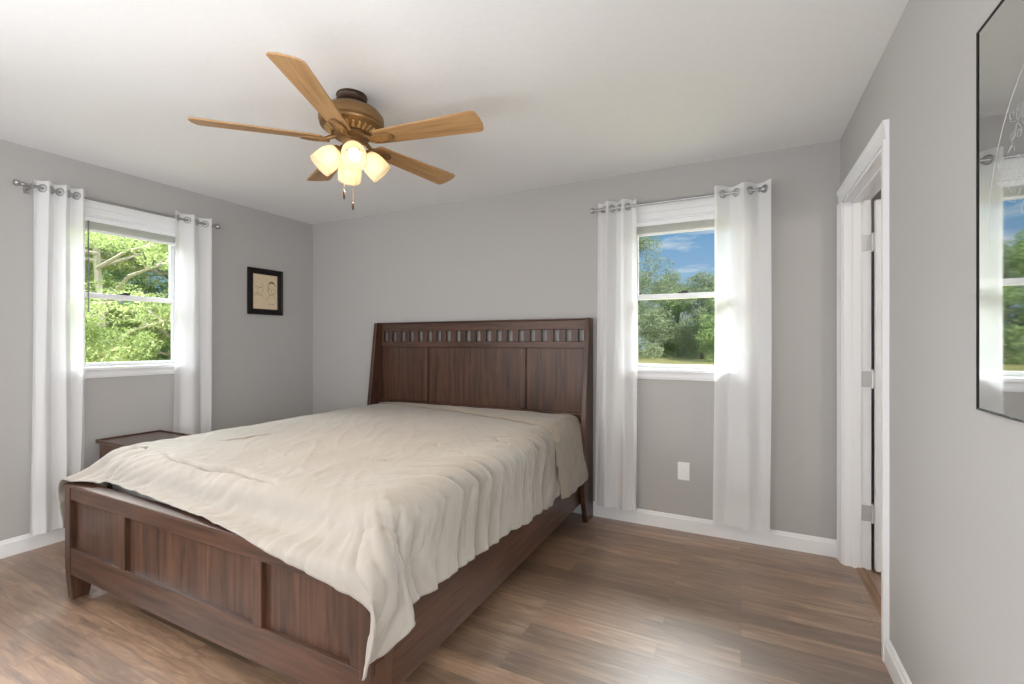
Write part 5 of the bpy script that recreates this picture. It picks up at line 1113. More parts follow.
CLOTH_Z = (
    -64,30,33,-6,6,-3,0,0,0,0,0,0,0,0,0,0,0,0,0,0,0,0,0,0,0,0,0,0,0,0,0,0,0,0,0,0,0,0,0,0,0,0,0,0,0,0,0,0,0,0,0,0,0,0,4,-7,6,-33,-32,12,29,28,9,2,-1,1,0,
    0,0,0,0,0,0,0,0,0,0,0,0,0,0,0,0,-1,0,0,0,0,0,0,0,0,0,0,0,0,0,0,0,1,0,0,0,0,0,0,0,0,0,0,0,0,0,1,-2,-11,-28,-31,6,29,25,12,3,0,0,0,0,0,0,0,0,0,0,0,1,0,
    0,0,0,0,0,0,0,0,0,0,0,0,0,0,0,0,0,0,0,0,0,0,0,0,0,0,0,0,0,0,0,0,0,0,0,0,0,-4,-12,-25,-29,-299,34,30,32,33,33,33,34,33,34,32,24,14,2,0,0,0,0,0,0,0,0,0,
    0,0,0,0,0,0,0,0,0,0,0,0,0,0,0,0,0,0,0,0,0,0,0,0,0,0,0,0,0,0,0,0,0,0,0,0,0,0,0,0,1,-4,-13,-25,-31,-34,-34,-33,-34,-33,-33,-33,-32,-34,4,34,30,32,33,33,
    33,34,33,34,32,24,14,3,-1,0,0,0,0,0,0,0,0,0,0,0,0,0,0,0,0,0,0,0,0,0,0,0,0,0,0,0,0,0,0,0,0,0,0,0,0,0,0,0,0,0,0,0,0,0,0,0,0,1,-3,-14,-25,-31,-34,-34,
    -33,-34,-33,-33,-33,-32,-34,4,34,30,32,33,33,33,34,33,34,32,24,14,3,-1,0,0,0,0,0,0,0,0,0,0,0,0,0,0,0,0,0,0,0,0,0,0,0,0,0,0,0,0,0,0,0,0,0,0,0,0,0,0,0,
    0,0,0,0,0,0,0,0,0,1,-3,-14,-25,-31,-34,-34,-33,-34,-33,-33,-33,-32,-34,4,34,30,32,33,33,33,34,33,34,32,24,14,3,-1,0,0,0,0,0,0,0,0,0,0,0,0,0,0,0,0,0,0,
    0,0,0,0,0,0,0,0,0,0,0,0,0,0,0,0,0,0,0,0,0,0,0,0,0,0,0,0,0,0,1,-3,-14,-25,-31,-34,-34,-33,-34,-33,-33,-33,-32,-34,4,34,30,32,33,33,33,34,33,34,31,25,
    14,3,-1,0,0,0,0,0,0,0,0,0,0,0,0,0,0,0,0,0,0,0,0,0,0,0,0,0,0,0,0,0,0,0,0,0,0,0,0,0,0,0,0,0,0,0,0,0,0,0,0,1,-3,-14,-25,-31,-34,-34,-33,-34,-33,-33,-33,
    -32,-34,4,34,30,32,33,33,33,34,33,34,31,25,14,3,-1,0,0,0,0,0,0,0,0,0,0,0,0,0,0,0,0,0,0,0,0,0,0,0,0,0,0,0,0,0,0,0,0,0,0,0,0,0,0,0,0,0,0,0,0,0,0,0,0,1,
    -3,-14,-25,-31,-34,-34,-33,-34,-33,-33,-33,-32,-34,4,34,30,32,33,33,33,34,33,34,31,25,14,3,-1,0,0,0,0,0,0,0,0,0,0,0,0,0,0,0,0,0,0,0,0,0,0,0,0,0,0,0,0,
    0,0,0,0,0,0,0,0,0,0,0,0,0,0,0,0,0,0,0,0,1,-3,-14,-25,-31,-34,-34,-33,-34,-33,-33,-33,-32,-34,4,34,30,32,33,33,33,34,33,34,31,25,14,3,-1,0,0,0,0,0,0,0,
    0,0,0,0,0,0,0,0,0,0,0,0,0,0,0,0,0,0,0,0,0,0,0,0,0,0,0,0,0,0,0,0,0,0,0,0,0,0,0,0,0,1,-3,-14,-25,-31,-34,-33,-34,-34,-33,-33,-33,-32,-34,4,34,30,32,33,
    33,33,34,33,34,31,25,14,3,-1,0,0,0,0,0,0,0,0,0,0,0,0,0,0,0,0,0,0,0,0,0,0,0,0,0,0,0,0,0,0,0,0,0,0,0,0,0,0,0,0,0,0,0,0,0,0,0,0,1,-3,-14,-25,-31,-34,-33,
    -34,-34,-33,-33,-33,-32,-34,4,33,31,32,33,33,33,34,33,34,31,25,14,2,0,0,0,0,0,0,0,0,0,0,0,0,0,0,0,0,0,0,0,0,0,0,0,0,0,0,0,0,0,0,0,0,0,0,0,0,0,0,0,0,0,
    0,0,0,0,0,0,0,0,1,-4,-13,-25,-31,-34,-33,-34,-34,-33,-33,-33,-32,-34,4,33,31,32,33,33,33,33,34,34,31,25,14,2,0,0,0,0,0,0,0,0,0,0,0,0,0,0,0,0,0,0,0,0,
    0,0,0,0,0,0,0,0,0,0,0,0,0,0,0,0,0,0,0,0,0,0,0,0,0,0,0,0,0,1,-3,-14,-25,-31,-34,-33,-34,-34,-33,-33,-33,-33,-34,5,33,31,32,33,33,33,33,34,34,31,25,14,
    2,0,0,0,0,0,0,0,0,0,0,0,0,0,0,0,0,0,0,0,0,0,0,0,0,0,0,0,0,0,0,0,0,0,0,0,0,0,0,0,0,0,0,0,0,0,0,0,0,0,0,-3,-14,-25,-31,-34,-34,-34,-34,-34,-33,-33,-33,
    -34,8,33,31,32,33,33,33,34,33,34,32,24,14,2,0,0,0,0,0,0,0,0,0,0,0,0,0,0,0,0,0,0,0,0,0,0,0,0,0,0,0,0,0,0,0,0,0,0,0,0,0,0,0,0,0,0,0,0,0,0,0,0,0,0,-3,
    -15,-26,-32,-34,-34,-34,-34,-33,-34,-33,-33,-34,11,33,31,32,33,33,33,34,34,33,32,24,14,2,0,0,0,0,0,0,0,0,0,0,0,0,0,0,0,0,0,0,0,0,0,0,0,0,0,0,0,0,0,0,
    0,0,0,0,0,0,0,0,0,0,0,0,0,0,0,0,0,0,0,0,-4,-16,-26,-32,-35,-34,-34,-33,-34,-34,-33,-33,-34,13,34,31,32,33,33,34,33,34,34,31,25,13,2,0,0,0,0,0,0,0,0,0,
    0,0,0,0,0,0,0,0,0,0,0,0,0,0,0,0,0,0,0,0,0,0,0,0,0,0,0,0,0,0,0,0,0,0,0,0,0,0,0,0,1,-6,-16,-27,-33,-34,-34,-34,-34,-34,-33,-33,-34,-34,16,34,31,32,33,
    33,34,33,34,34,31,25,13,2,0,0,0,0,0,0,0,0,0,0,0,0,0,0,0,0,0,0,0,0,0,0,0,0,0,0,0,0,0,0,0,0,0,0,0,0,0,0,0,0,0,0,0,0,0,0,0,0,0,1,-6,-18,-28,-33,-34,-34,
    -34,-34,-34,-33,-33,-34,-34,19,34,31,32,33,33,34,34,33,34,32,24,13,2,0,0,0,0,0,0,0,0,0,0,0,0,0,0,0,0,0,0,0,0,0,0,0,0,0,0,0,0,0,0,0,0,0,0,0,0,0,0,0,0,
    0,0,0,0,0,0,0,0,0,1,-7,-18,-29,-33,-34,-34,-35,-34,-33,-34,-33,-34,-34,22,34,31,32,33,34,33,34,34,34,31,24,13,2,0,0,0,0,0,0,0,0,0,0,0,0,0,0,0,0,0,0,0,
    0,0,0,0,0,0,0,0,0,0,0,0,0,0,0,0,0,0,0,0,0,0,0,0,0,0,0,0,0,0,0,-7,-19,-29,-33,-35,-34,-34,-34,-34,-34,-33,-34,-34,25,34,31,32,33,34,33,34,34,34,31,24,
    13,2,0,0,0,0,0,0,0,0,0,0,0,0,0,0,0,0,0,0,0,0,0,0,0,0,0,0,0,0,0,0,0,0,0,0,0,0,0,0,0,0,0,0,0,0,0,0,0,0,0,0,-8,-20,-29,-34,-34,-35,-34,-34,-34,-34,-33,
    -34,-34,28,35,30,32,33,34,34,33,34,34,32,24,12,2,0,0,0,0,0,0,0,0,0,0,0,0,0,0,0,0,0,0,0,0,0,0,0,0,0,0,0,0,0,0,0,0,0,0,0,0,0,0,0,0,0,0,0,0,0,0,0,0,0,-1,
    -8,-21,-30,-34,-34,-34,-33,-34,-33,-33,-32,-34,-34,26,35,31,32,33,33,34,34,33,34,32,24,12,2,0,0,0,0,0,0,0,0,0,0,0,0,0,0,0,0,0,0,0,0,0,0,0,0,0,0,0,0,0,
    0,0,0,0,0,0,0,0,0,0,0,0,0,0,0,0,0,0,0,0,0,-9,-20,-30,-33,-34,-34,-33,-33,-34,-33,-32,-33,-34,23,34,31,33,33,33,34,33,34,34,32,24,12,2,0,0,0,0,0,0,0,0,
    0,0,0,0,0,0,0,0,0,0,0,0,0,0,0,0,0,0,0,0,0,0,0,0,0,0,0,0,0,0,0,0,0,0,0,0,0,0,0,0,0,0,-8,-20,-29,-33,-34,-33,-34,-33,-33,-33,-33,-33,-34,21,34,31,32,33,
    34,33,34,34,34,31,25,12,2,0,0,0,0,0,0,0,0,0,0,0,0,0,0,0,0,0,0,0,0,0,0,0,0,0,0,0,0,0,0,0,0,0,0,0,0,0,0,0,0,0,0,0,0,0,0,0,0,0,0,-7,-19,-29,-33,-34,-33,
    -34,-33,-33,-33,-32,-33,-34,18,34,31,32,33,34,33,34,34,34,31,24,13,2,0,0,0,0,0,0,0,0,0,0,0,0,0,0,0,0,0,0,0,0,0,0,0,0,0,0,0,0,0,0,0,0,0,0,0,0,0,0,0,0,
    0,0,0,0,0,0,0,0,0,0,-6,-19,-28,-33,-34,-33,-33,-34,-33,-33,-32,-33,-33,15,34,31,32,33,33,34,34,34,33,32,24,13,3,-1,0,0,0,0,0,0,0,0,0,0,0,0,0,0,0,0,0,
    0,0,0,0,0,0,0,0,0,0,0,0,0,0,0,0,0,0,0,0,0,0,0,0,0,0,0,0,0,0,0,1,-6,-18,-28,-33,-34,-33,-33,-33,-34,-32,-33,-32,-34,13,34,31,32,33,33,34,33,34,34,32,
    24,13,3,-1,0,0,0,0,0,0,0,0,0,0,0,0,0,0,0,0,0,0,0,0,0,0,0,0,0,0,0,0,0,0,0,0,0,0,0,0,0,0,0,0,0,0,0,0,0,0,0,0,1,-6,-17,-27,-33,-33,-34,-33,-33,-33,-33,
    -32,-33,-33,10,34,31,32,33,33,34,33,34,34,31,25,13,2,0,0,0,0,0,0,0,0,0,0,0,0,0,0,0,0,0,0,0,0,0,0,0,0,0,0,0,0,0,0,0,0,0,0,0,0,0,0,0,0,0,0,0,0,0,0,0,0,
    0,1,-6,-16,-27,-32,-33,-34,-33,-33,-33,-33,-32,-32,-34,8,34,31,32,33,33,33,34,34,34,31,24,14,2,0,0,0,0,0,0,0,0,0,0,0,0,0,0,0,0,0,0,0,0,0,0,0,0,0,0,0,
    0,0,0,0,0,0,0,0,0,0,0,0,0,0,0,0,0,0,0,0,0,0,0,-4,-16,-26,-32,-33,-33,-34,-33,-33,-32,-33,-32,-33,5,34,31,32,33,33,33,34,34,33,32,24,14,2,0,0,0,0,0,0,
    0,0,0,0,0,0,0,0,0,0,0,0,0,0,0,0,0,0,0,0,0,0,0,0,0,0,0,0,0,0,0,0,0,0,0,0,0,0,0,0,0,0,0,0,-4,-14,-26,-32,-33,-33,-33,-33,-33,-33,-32,-32,-33,2,34,31,32,
    33,33,33,34,33,34,32,24,14,3,-1,0,0,0,0,0,0,0,0,0,0,0,0,0,0,0,0,0,0,0,0,0,0,0,0,0,0,0,0,0,0,0,0,0,0,0,0,0,0,0,0,0,0,0,0,0,0,0,0,0,-3,-14,-25,-31,-34,
    -33,-33,-33,-33,-33,-32,-32,-33,0,34,31,32,32,34,33,33,34,34,31,25,13,4,-1,0,0,0,0,0,0,0,0,0,0,0,0,0,0,0,0,0,0,0,0,0,0,0,0,0,0,0,0,0,0,0,0,0,0,0,0,0,
    0,0,0,0,0,0,0,0,0,0,0,0,-2,-14,-24,-31,-34,-33,-33,-33,-33,-33,-32,-31,-33,-3,34,31,32,32,33,34,33,34,33,32,25,13,4,-1,0,0,0,0,0,0,0,0,0,0,0,0,0,0,0,
    0,0,0,0,0,0,0,0,0,0,0,0,0,0,0,0,0,0,0,0,0,0,0,0,0,0,0,0,0,0,0,0,0,0,-2,-13,-23,-31,-33,-33,-34,-33,-32,-33,-32,-32,-33,-5,34,31,31,33,33,33,34,33,34,
    32,24,14,3,0,0,0,0,0,0,0,0,0,0,0,0,0,0,0,0,0,0,0,0,0,0,0,0,0,0,0,0,0,0,0,0,0,0,0,0,0,0,0,0,0,0,0,0,0,0,0,0,0,0,-1,-12,-23,-31,-33,-33,-33,-33,-33,-33,
    -32,-31,-33,-8,34,31,31,33,33,33,34,33,34,32,24,14,3,0,0,0,0,0,0,0,0,0,0,0,0,0,0,0,0,0,0,0,0,0,0,0,0,0,0,0,0,0,0,0,0,0,0,0,0,0,0,0,0,0,0,0,0,0,0,0,0,
    0,0,-1,-11,-23,-30,-33,-33,-33,-33,-33,-32,-33,-31,-32,-11,34,31,31,33,33,33,33,34,34,31,25,14,3,0,0,0,0,0,0,0,0,0,0,0,0,0,0,0,0,0,0,0,0,0,0,0,0,0,0,
    0,0,0,0,0,0,0,0,0,0,0,0,0,0,0,0,0,0,0,0,0,0,0,0,-1,-10,-22,-30,-33,-33,-33,-33,-32,-33,-32,-31,-33,-13,34,31,31,33,33,33,33,34,33,32,25,14,3,0,0,0,0,
    0,0,0,0,0,0,0,0,0,0,0,0,0,0,0,0,0,0,0,0,0,0,0,0,0,0,0,0,0,0,0,0,0,0,0,0,0,0,0,0,0,0,0,0,0,0,-1,-10,-21,-29,-33,-33,-33,-32,-33,-33,-32,-31,-32,-16,34,
    30,32,32,33,34,33,33,34,32,25,14,3,0,0,0,0,0,0,0,0,0,0,0,0,0,0,0,0,0,0,0,0,0,0,0,0,0,0,0,0,0,0,0,0,0,0,0,0,0,0,0,0,0,0,0,0,0,0,0,0,0,0,-1,-9,-20,-28,
    -33,-33,-33,-33,-33,-32,-33,-31,-32,-18,34,30,32,32,33,33,34,33,34,31,25,15,4,-1,0,0,0,0,0,0,0,0,0,0,0,0,0,0,0,0,0,0,0,0,0,0,0,0,0,0,0,0,0,0,0,0,0,0,
    0,0,0,0,0,0,0,0,0,0,0,0,0,0,0,0,-8,-20,-28,-33,-33,-33,-33,-33,-32,-32,-32,-31,-21,34,30,32,32,33,33,33,34,33,32,25,15,4,-1,0,0,0,0,0,0,0,0,0,0,0,0,0,
    0,0,0,0,0,0,0,0,0,0,0,0,0,0,0,0,0,0,0,0,0,0,0,0,0,0,0,0,0,0,0,0,0,0,0,0,0,-7,-19,-28,-33,-33,-33,-33,-32,-33,-32,-31,-32,-23,34,30,32,32,33,33,33,34,
    33,32,25,15,4,-1,0,0,0,0,0,0,0,0,0,0,0,0,0,0,0,0,0,0,0,0,0,0,0,0,0,0,0,0,0,0,0,0,0,0,0,0,0,0,0,0,0,0,0,0,0,0,0,0,0,0,-6,-19,-27,-33,-33,-33,-32,-33,
    -33,-33,-32,-31,-24,34,30,31,33,33,33,33,33,34,31,26,14,5,-1,0,0,0,0,0,0,0,0,0,0,0,0,0,0,0,0,0,0,0,0,0,0,0,0,0,0,0,0,0,0,0,0,0,0,0,0,0,0,0,0,0,0,0,0,
    0,0,0,0,0,1,-7,-17,-27,-33,-33,-34,-33,-33,-33,-32,-32,-31,-25,34,30,31,33,32,33,34,33,33,32,25,15,5,-1,0,0,0,0,0,0,0,0,0,0,0,0,0,0,0,0,0,0,0,0,0,0,0,
    0,0,0,0,0,0,0,0,0,0,0,0,0,0,0,0,0,0,0,0,0,0,0,0,0,0,1,-6,-18,-27,-32,-34,-33,-33,-33,-33,-33,-31,-31,-26,34,30,31,32,33,33,33,34,33,32,25,15,5,-1,0,0,
    0,0,0,0,0,0,0,0,0,0,0,0,0,0,0,0,0,0,0,0,0,0,0,0,0,0,0,0,0,0,0,0,0,0,0,0,0,0,0,0,0,0,0,0,0,0,0,1,-6,-18,-26,-33,-33,-33,-33,-33,-33,-33,-32,-30,-27,34,
    30,31,32,33,33,33,33,34,32,25,15,5,-1,0,0,0,0,0,0,0,0,0,0,0,0,0,0,0,0,0,0,0,0,0,0,0,0,0,0,0,0,0,0,0,0,0,0,0,0,0,0,0,0,0,0,0,0,0,0,0,0,0,1,-6,-17,-27,
    -32,-33,-34,-33,-33,-33,-32,-32,-31,-27,34,30,31,32,33,33,33,33,34,31,26,15,5,-1,0,0,0,0,0,0,0,0,0,0,0,0,0,0,0,0,0,0,0,0,0,0,0,0,0,0,0,0,0,0,0,0,0,0,
    0,0,0,0,0,0,0,0,0,0,0,0,0,0,0,1,-6,-17,-26,-33,-33,-33,-33,-33,-33,-32,-32,-31,-28,34,30,31,32,33,33,33,33,34,31,26,15,5,-1,0,0,0,0,0,0,0,0,0,0,0,0,0,
    0,0,0,0,0,0,0,0,0,0,0,0,0,0,0,0,0,0,0,0,0,0,0,0,0,0,0,0,0,0,0,0,0,0,0,0,1,-6,-16,-27,-32,-33,-33,-33,-33,-33,-33,-31,-31,-29,34,30,31,32,33,33,33,33,
    34,31,26,15,5,-1,0,0,0,0,0,0,0,0,0,0,0,0,0,0,0,0,0,0,0,0,0,0,0,0,0,0,0,0,0,0,0,0,0,0,0,0,0,0,0,0,0,0,0,0,0,0,0,0,0,1,-5,-17,-26,-32,-33,-33,-33,-33,
    -33,-33,-31,-32,-29,34,29,31,33,33,33,33,33,33,32,26,15,5,-1,0,0,0,0,0,0,0,0,0,0,0,0,0,0,0,0,0,0,0,0,0,0,0,0,0,0,0,0,0,0,0,0,0,0,0,0,0,0,0,0,0,0,0,0,
    0,0,0,0,0,1,-5,-16,-27,-32,-33,-33,-33,-33,-32,-33,-31,-32,-30,34,29,31,33,32,34,33,33,33,32,26,15,5,-1,0,0,0,0,0,0,0,0,0,0,0,0,0,0,0,0,0,0,0,0,0,0,0,
    0,0,0,0,0,0,0,0,0,0,0,0,0,0,0,0,0,0,0,0,0,0,0,0,0,0,1,-5,-16,-26,-32,-33,-33,-33,-32,-32,-32,-31,-32,-32,33,29,31,33,33,33,33,33,33,32,25,16,5,-1,0,0,
    0,0,0,0,0,0,0,0,0,0,0,0,0,0,0,0,0,0,0,0,0,0,0,0,0,0,0,0,0,0,0,0,0,0,0,0,0,0,0,0,0,0,0,0,0,0,0,1,-5,-16,-26,-31,-33,-32,-33,-32,-32,-32,-33,-34,-30,33,
    30,30,32,33,33,33,34,33,32,25,16,5,-1,0,0,0,0,0,0,0,0,0,0,0,0,0,0,0,0,0,0,0,0,0,0,0,0,0,0,0,0,0,0,0,0,0,0,0,0,0,0,0,0,0,0,0,0,0,0,0,0,0,1,-5,-16,-25,
    -32,-31,-33,-33,-33,-34,-33,-33,-28,-30,30,30,31,31,33,33,33,33,34,31,26,16,5,-1,0,0,0,0,0,0,0,0,0,0,0,0,0,0,0,0,0,0,0,0,0,0,0,0,0,0,0,0,0,0,0,0,0,0,
    0,0,0,0,0,0,0,0,0,0,0,0,0,0,0,1,-5,-16,-25,-30,-34,-34,-33,-34,-33,-32,-32,-26,-27,31,30,30,30,29,33,33,33,34,31,26,16,5,-1,0,0,0,0,0,0,0,0,0,0,0,0,0,
    0,0,0,0,0,0,0,0,0,0,0,0,0,0,0,0,0,0,0,0,0,0,0,0,0,0,0,0,0,0,0,0,0,0,0,0,1,-5,-16,-25,-32,-33,-33,-34,-33,-29,-32,-32,-29,-36,31,32,32,31,33,32,33,33,
    33,32,26,16,5,-1,0,0,0,0,0,0,0,0,0,0,0,0,0,0,0,0,0,0,0,0,0,0,0,0,0,0,0,0,0,0,0,0,0,0,0,0,0,0,0,0,0,0,0,0,0,0,1,0,0,0,-5,-15,-26,-32,-34,-33,-31,-33,
    -34,-34,-19,-31,-43,33,33,32,33,32,32,32,31,33,33,24,17,5,-1,0,0,0,0,0,0,0,0,0,0,0,0,0,0,0,0,0,0,0,0,0,0,0,0,0,0,0,0,0,0,0,0,0,0,1,0,0,-1,0,0,0,0,0,0,
    -1,0,0,-1,0,-1,-4,-12,-28,-31,-33,-34,-34,-35,-33,-33,-34,-31,-23,33,27,33,34,33,33,33,33,32,30,26,17,5,-1,0,0,0,0,0,0,0,0,0,0,0,0,0,0,0,0,0,0,0,0,0,
    0,1,0,0,0,0,-1,0,-1,0,-1,0,-1,-1,-1,0,-1,0,-1,-1,-1,-1,-1,-1,-1,-1,0,-1,-1,-2,-6,-33,-32,-33,-29,-32,-33,-34,-32,-34,-26,-24,32,22,32,34,33,33,33,33,
    34,32,27,17,5,-1,1,0,0,0,0,0,0,0,0,-1,0,0,0,0,-1,0,0,-1,0,0,-1,0,-1,0,0,-1,-1,-1,-1,-2,-2,-1,-2,-2,-2,-2,-1,-2,-1,-1,-2,-1,-2,-1,-2,-1,-2,-1,-1,0,-2,
    -9,-8,-29,-32,-34,-33,-33,-32,-34,-34,-34,-12,33,26,27,32,32,33,33,32,32,33,29,11,6,0,1,1,0,1,0,0,-1,0,-1,0,-1,-1,-1,-1,-1,-1,-1,-1,-1,-1,-1,-1,-1,-2,
    -1,-1,-1,-3,-2,-2,-3,-3,-3,-2,-3,-3,-2,-2,-2,-2,-1,-2,-2,-1,-2,-2,-1,-1,-1,1,-1,1,-8,-22,-32,-34,-36,-36,-35,-33,-33,-34,6,33,33,22,30,32,32,32,32,33,
    34,5,20,2,1,1,1,1,1,1,0,-1,-1,-1,-2,-1,-1,-2,-1,-1,-2,-2,-2,-2,-1,-2,-2,-1,-2,-2,-1,-2,-3,-3,-3,-3,-4,-3,-3,-3,-4,-2,-2,-2,-2,-1,-2,-1,-1,-1,-1,0,0,0,
    1,-1,-1,2,-16,-32,-34,-37,-36,-35,-36,-34,-32,25,32,30,30,28,31,32,32,31,30,5,26,-2,4,1,2,1,2,1,2,0,-2,-1,-2,-2,-2,-1,-2,-2,-2,-2,-2,-2,-2,-2,-2,-2,
    -2,-2,-2,-2,-2,-4,-3,-3,-4,-3,-3,-3,-3,-3,-3,-1,-1,-1,-1,0,-1,0,0,0,1,0,1,0,0,-1,-2,-2,-32,-34,-36,-36,-35,-34,-34,-34,20,30,31,32,34,33,34,34,29,11,
    29,-3,1,-1,2,2,1,2,2,2,-1,-1,-2,-2,-2,-2,-2,-2,-2,-2,-2,-2,-2,-3,-2,-2,-2,-2,-2,-2,-2,-3,-3,-3,-3,-3,-3,-3,-2,-2,-1,-1,0,0,1,0,1,1,1,1,0,0,0,1,0,2,0,
    -2,-3,-27,-36,-35,-35,-35,-34,-34,-34,15,32,34,34,33,34,33,34,22,30,-3,-1,-1,-1,-1,1,2,2,2,1,0,-2,-2,-2,-2,-2,-2,-2,-2,-2,-2,-2,-2,-2,-2,-2,-2,-1,-1,
    -1,0,0,0,0,0,0,0,0,0,0,0,0,0,0,0,3,2,1,0,-1,-1,-2,-2,-2,-2,-3,-5,-6,-5,-13,-35,-35,-34,-35,-34,-34,-34,15,33,34,34,34,33,34,34,31,13,-7,-1,-1,0,3,-8,
    -4,0,2,1,0,-1,-1,-1,0,0,0,0,0,0,0,0,0,0,0,0,0,0,0,0,0,0,0,0,0,0,0,0,4,0,-4,6,-2,-2,-2,-2,-3,-3,-3,-4,-4,-4,-4,-4,-4,-6,-5,-5,-6,-12,-19,-34,-33,-34,
    -33,-33,-33,17,34,34,33,34,34,34,34,31,3,0,0,0,0,0,0,0,14,-14,0,0,0,0,0,0,0,0,0,0,0,0,0,0,0,0,0,0,0,0,0,0,0,0,0,0,0,0,0,0,-6,5,-5,-11,-5,-5,-5,-5,-4,
    -4,-4,-3,-4,-4,-5,-4,-5,-6,-5,-5,-11,-18,-21,-34,-33,-33,-32,-34,)
def lerp_table(xs, ys, x):
    if x <= xs[0]:
        return ys[0]
    for i in range(1, len(xs)):
        if x <= xs[i]:
            return ys[i - 1] + (ys[i] - ys[i - 1]) * (x - xs[i - 1]) / (xs[i] - xs[i - 1])
    return ys[-1]
def sstep(a, b, x):
    u = min(1.0, max(0.0, (x - a) / (b - a)))
    return u * u * (3 - 2 * u)
CN_U, CN_V = 76, 66
def cut_piece():
    foot_s = [-3.30, -3.0, -2.6, -1.9, -1.57, -1.33, -1.13, -0.99, -0.85, -0.70]
    foot_t = [0.96, 1.015, 1.035, 0.990, 0.955, 0.940, 0.930, 0.915, 0.85, 0.79]
    side_t = [0.80, 1.0, 1.25, 1.7, 2.05, 2.4, 2.7, 3.05]
    side_s = [-0.755, -0.735, -0.735, -0.725, -0.70, -0.675, -0.70, -0.70]
    co = []
    for j in range(CN_V + 1):
        for i in range(CN_U + 1):
            a, b = i / CN_U, j / CN_V
            s = -3.24 + a * 2.54
            for _ in range(6):
                t = 3.155 + (lerp_table(foot_s, foot_t, s) - 3.155) * b
                s = -3.24 + (lerp_table(side_t, side_s, t) + 3.24) * a
            co.append((s, t))
    w_ = CN_U + 1
    fs, used = [], set()
    for j in range(CN_V):
        for i in range(CN_U):
            f = (j * w_ + i, (j + 1) * w_ + i, (j + 1) * w_ + i + 1, j * w_ + i + 1)
            if any((co[k][0] > -1.0 or co[k][0] < -2.95) and co[k][1] > 3.06 for k in f):
                continue
            fs.append(f)
            used.update(f)
    ids = {k: n for n, k in enumerate(sorted(used))}
    return [co[k] for k in sorted(used)], [tuple(ids[k] for k in f) for f in fs]

def ridge(x):
    """rounded crest, narrow valley"""
    return abs(math.sin(PI * x)) ** 0.75 - 0.6

def crease(s, t, p0, p1, depth, wid):
    """a tuck running p0 -> p1: a steep drop on one side, a slow rise on the other"""
    dx, dy = p1[0] - p0[0], p1[1] - p0[1]
    L2 = dx * dx + dy * dy
    u = ((s - p0[0]) * dx + (t - p0[1]) * dy) / L2
    if u < -0.1 or u > 1.1:
        return 0.0
    L = math.sqrt(L2)
    d = (dx * (t - p0[1]) - dy * (s - p0[0])) / L + 0.012 * math.sin(6 * u) + 0.006 * math.sin(17 * u)
    env = math.sin(PI * min(1, max(0, (u + 0.1) / 1.2))) ** 0.8
    if d < -wid or d > 5 * wid:
        return 0.0
    return env * depth * (-(1 + d / wid) if d < 0 else -1 + 1.25 * sstep(0, wid * 0.5, d) - 0.25 * sstep(wid * 0.5, 5 * wid, d))

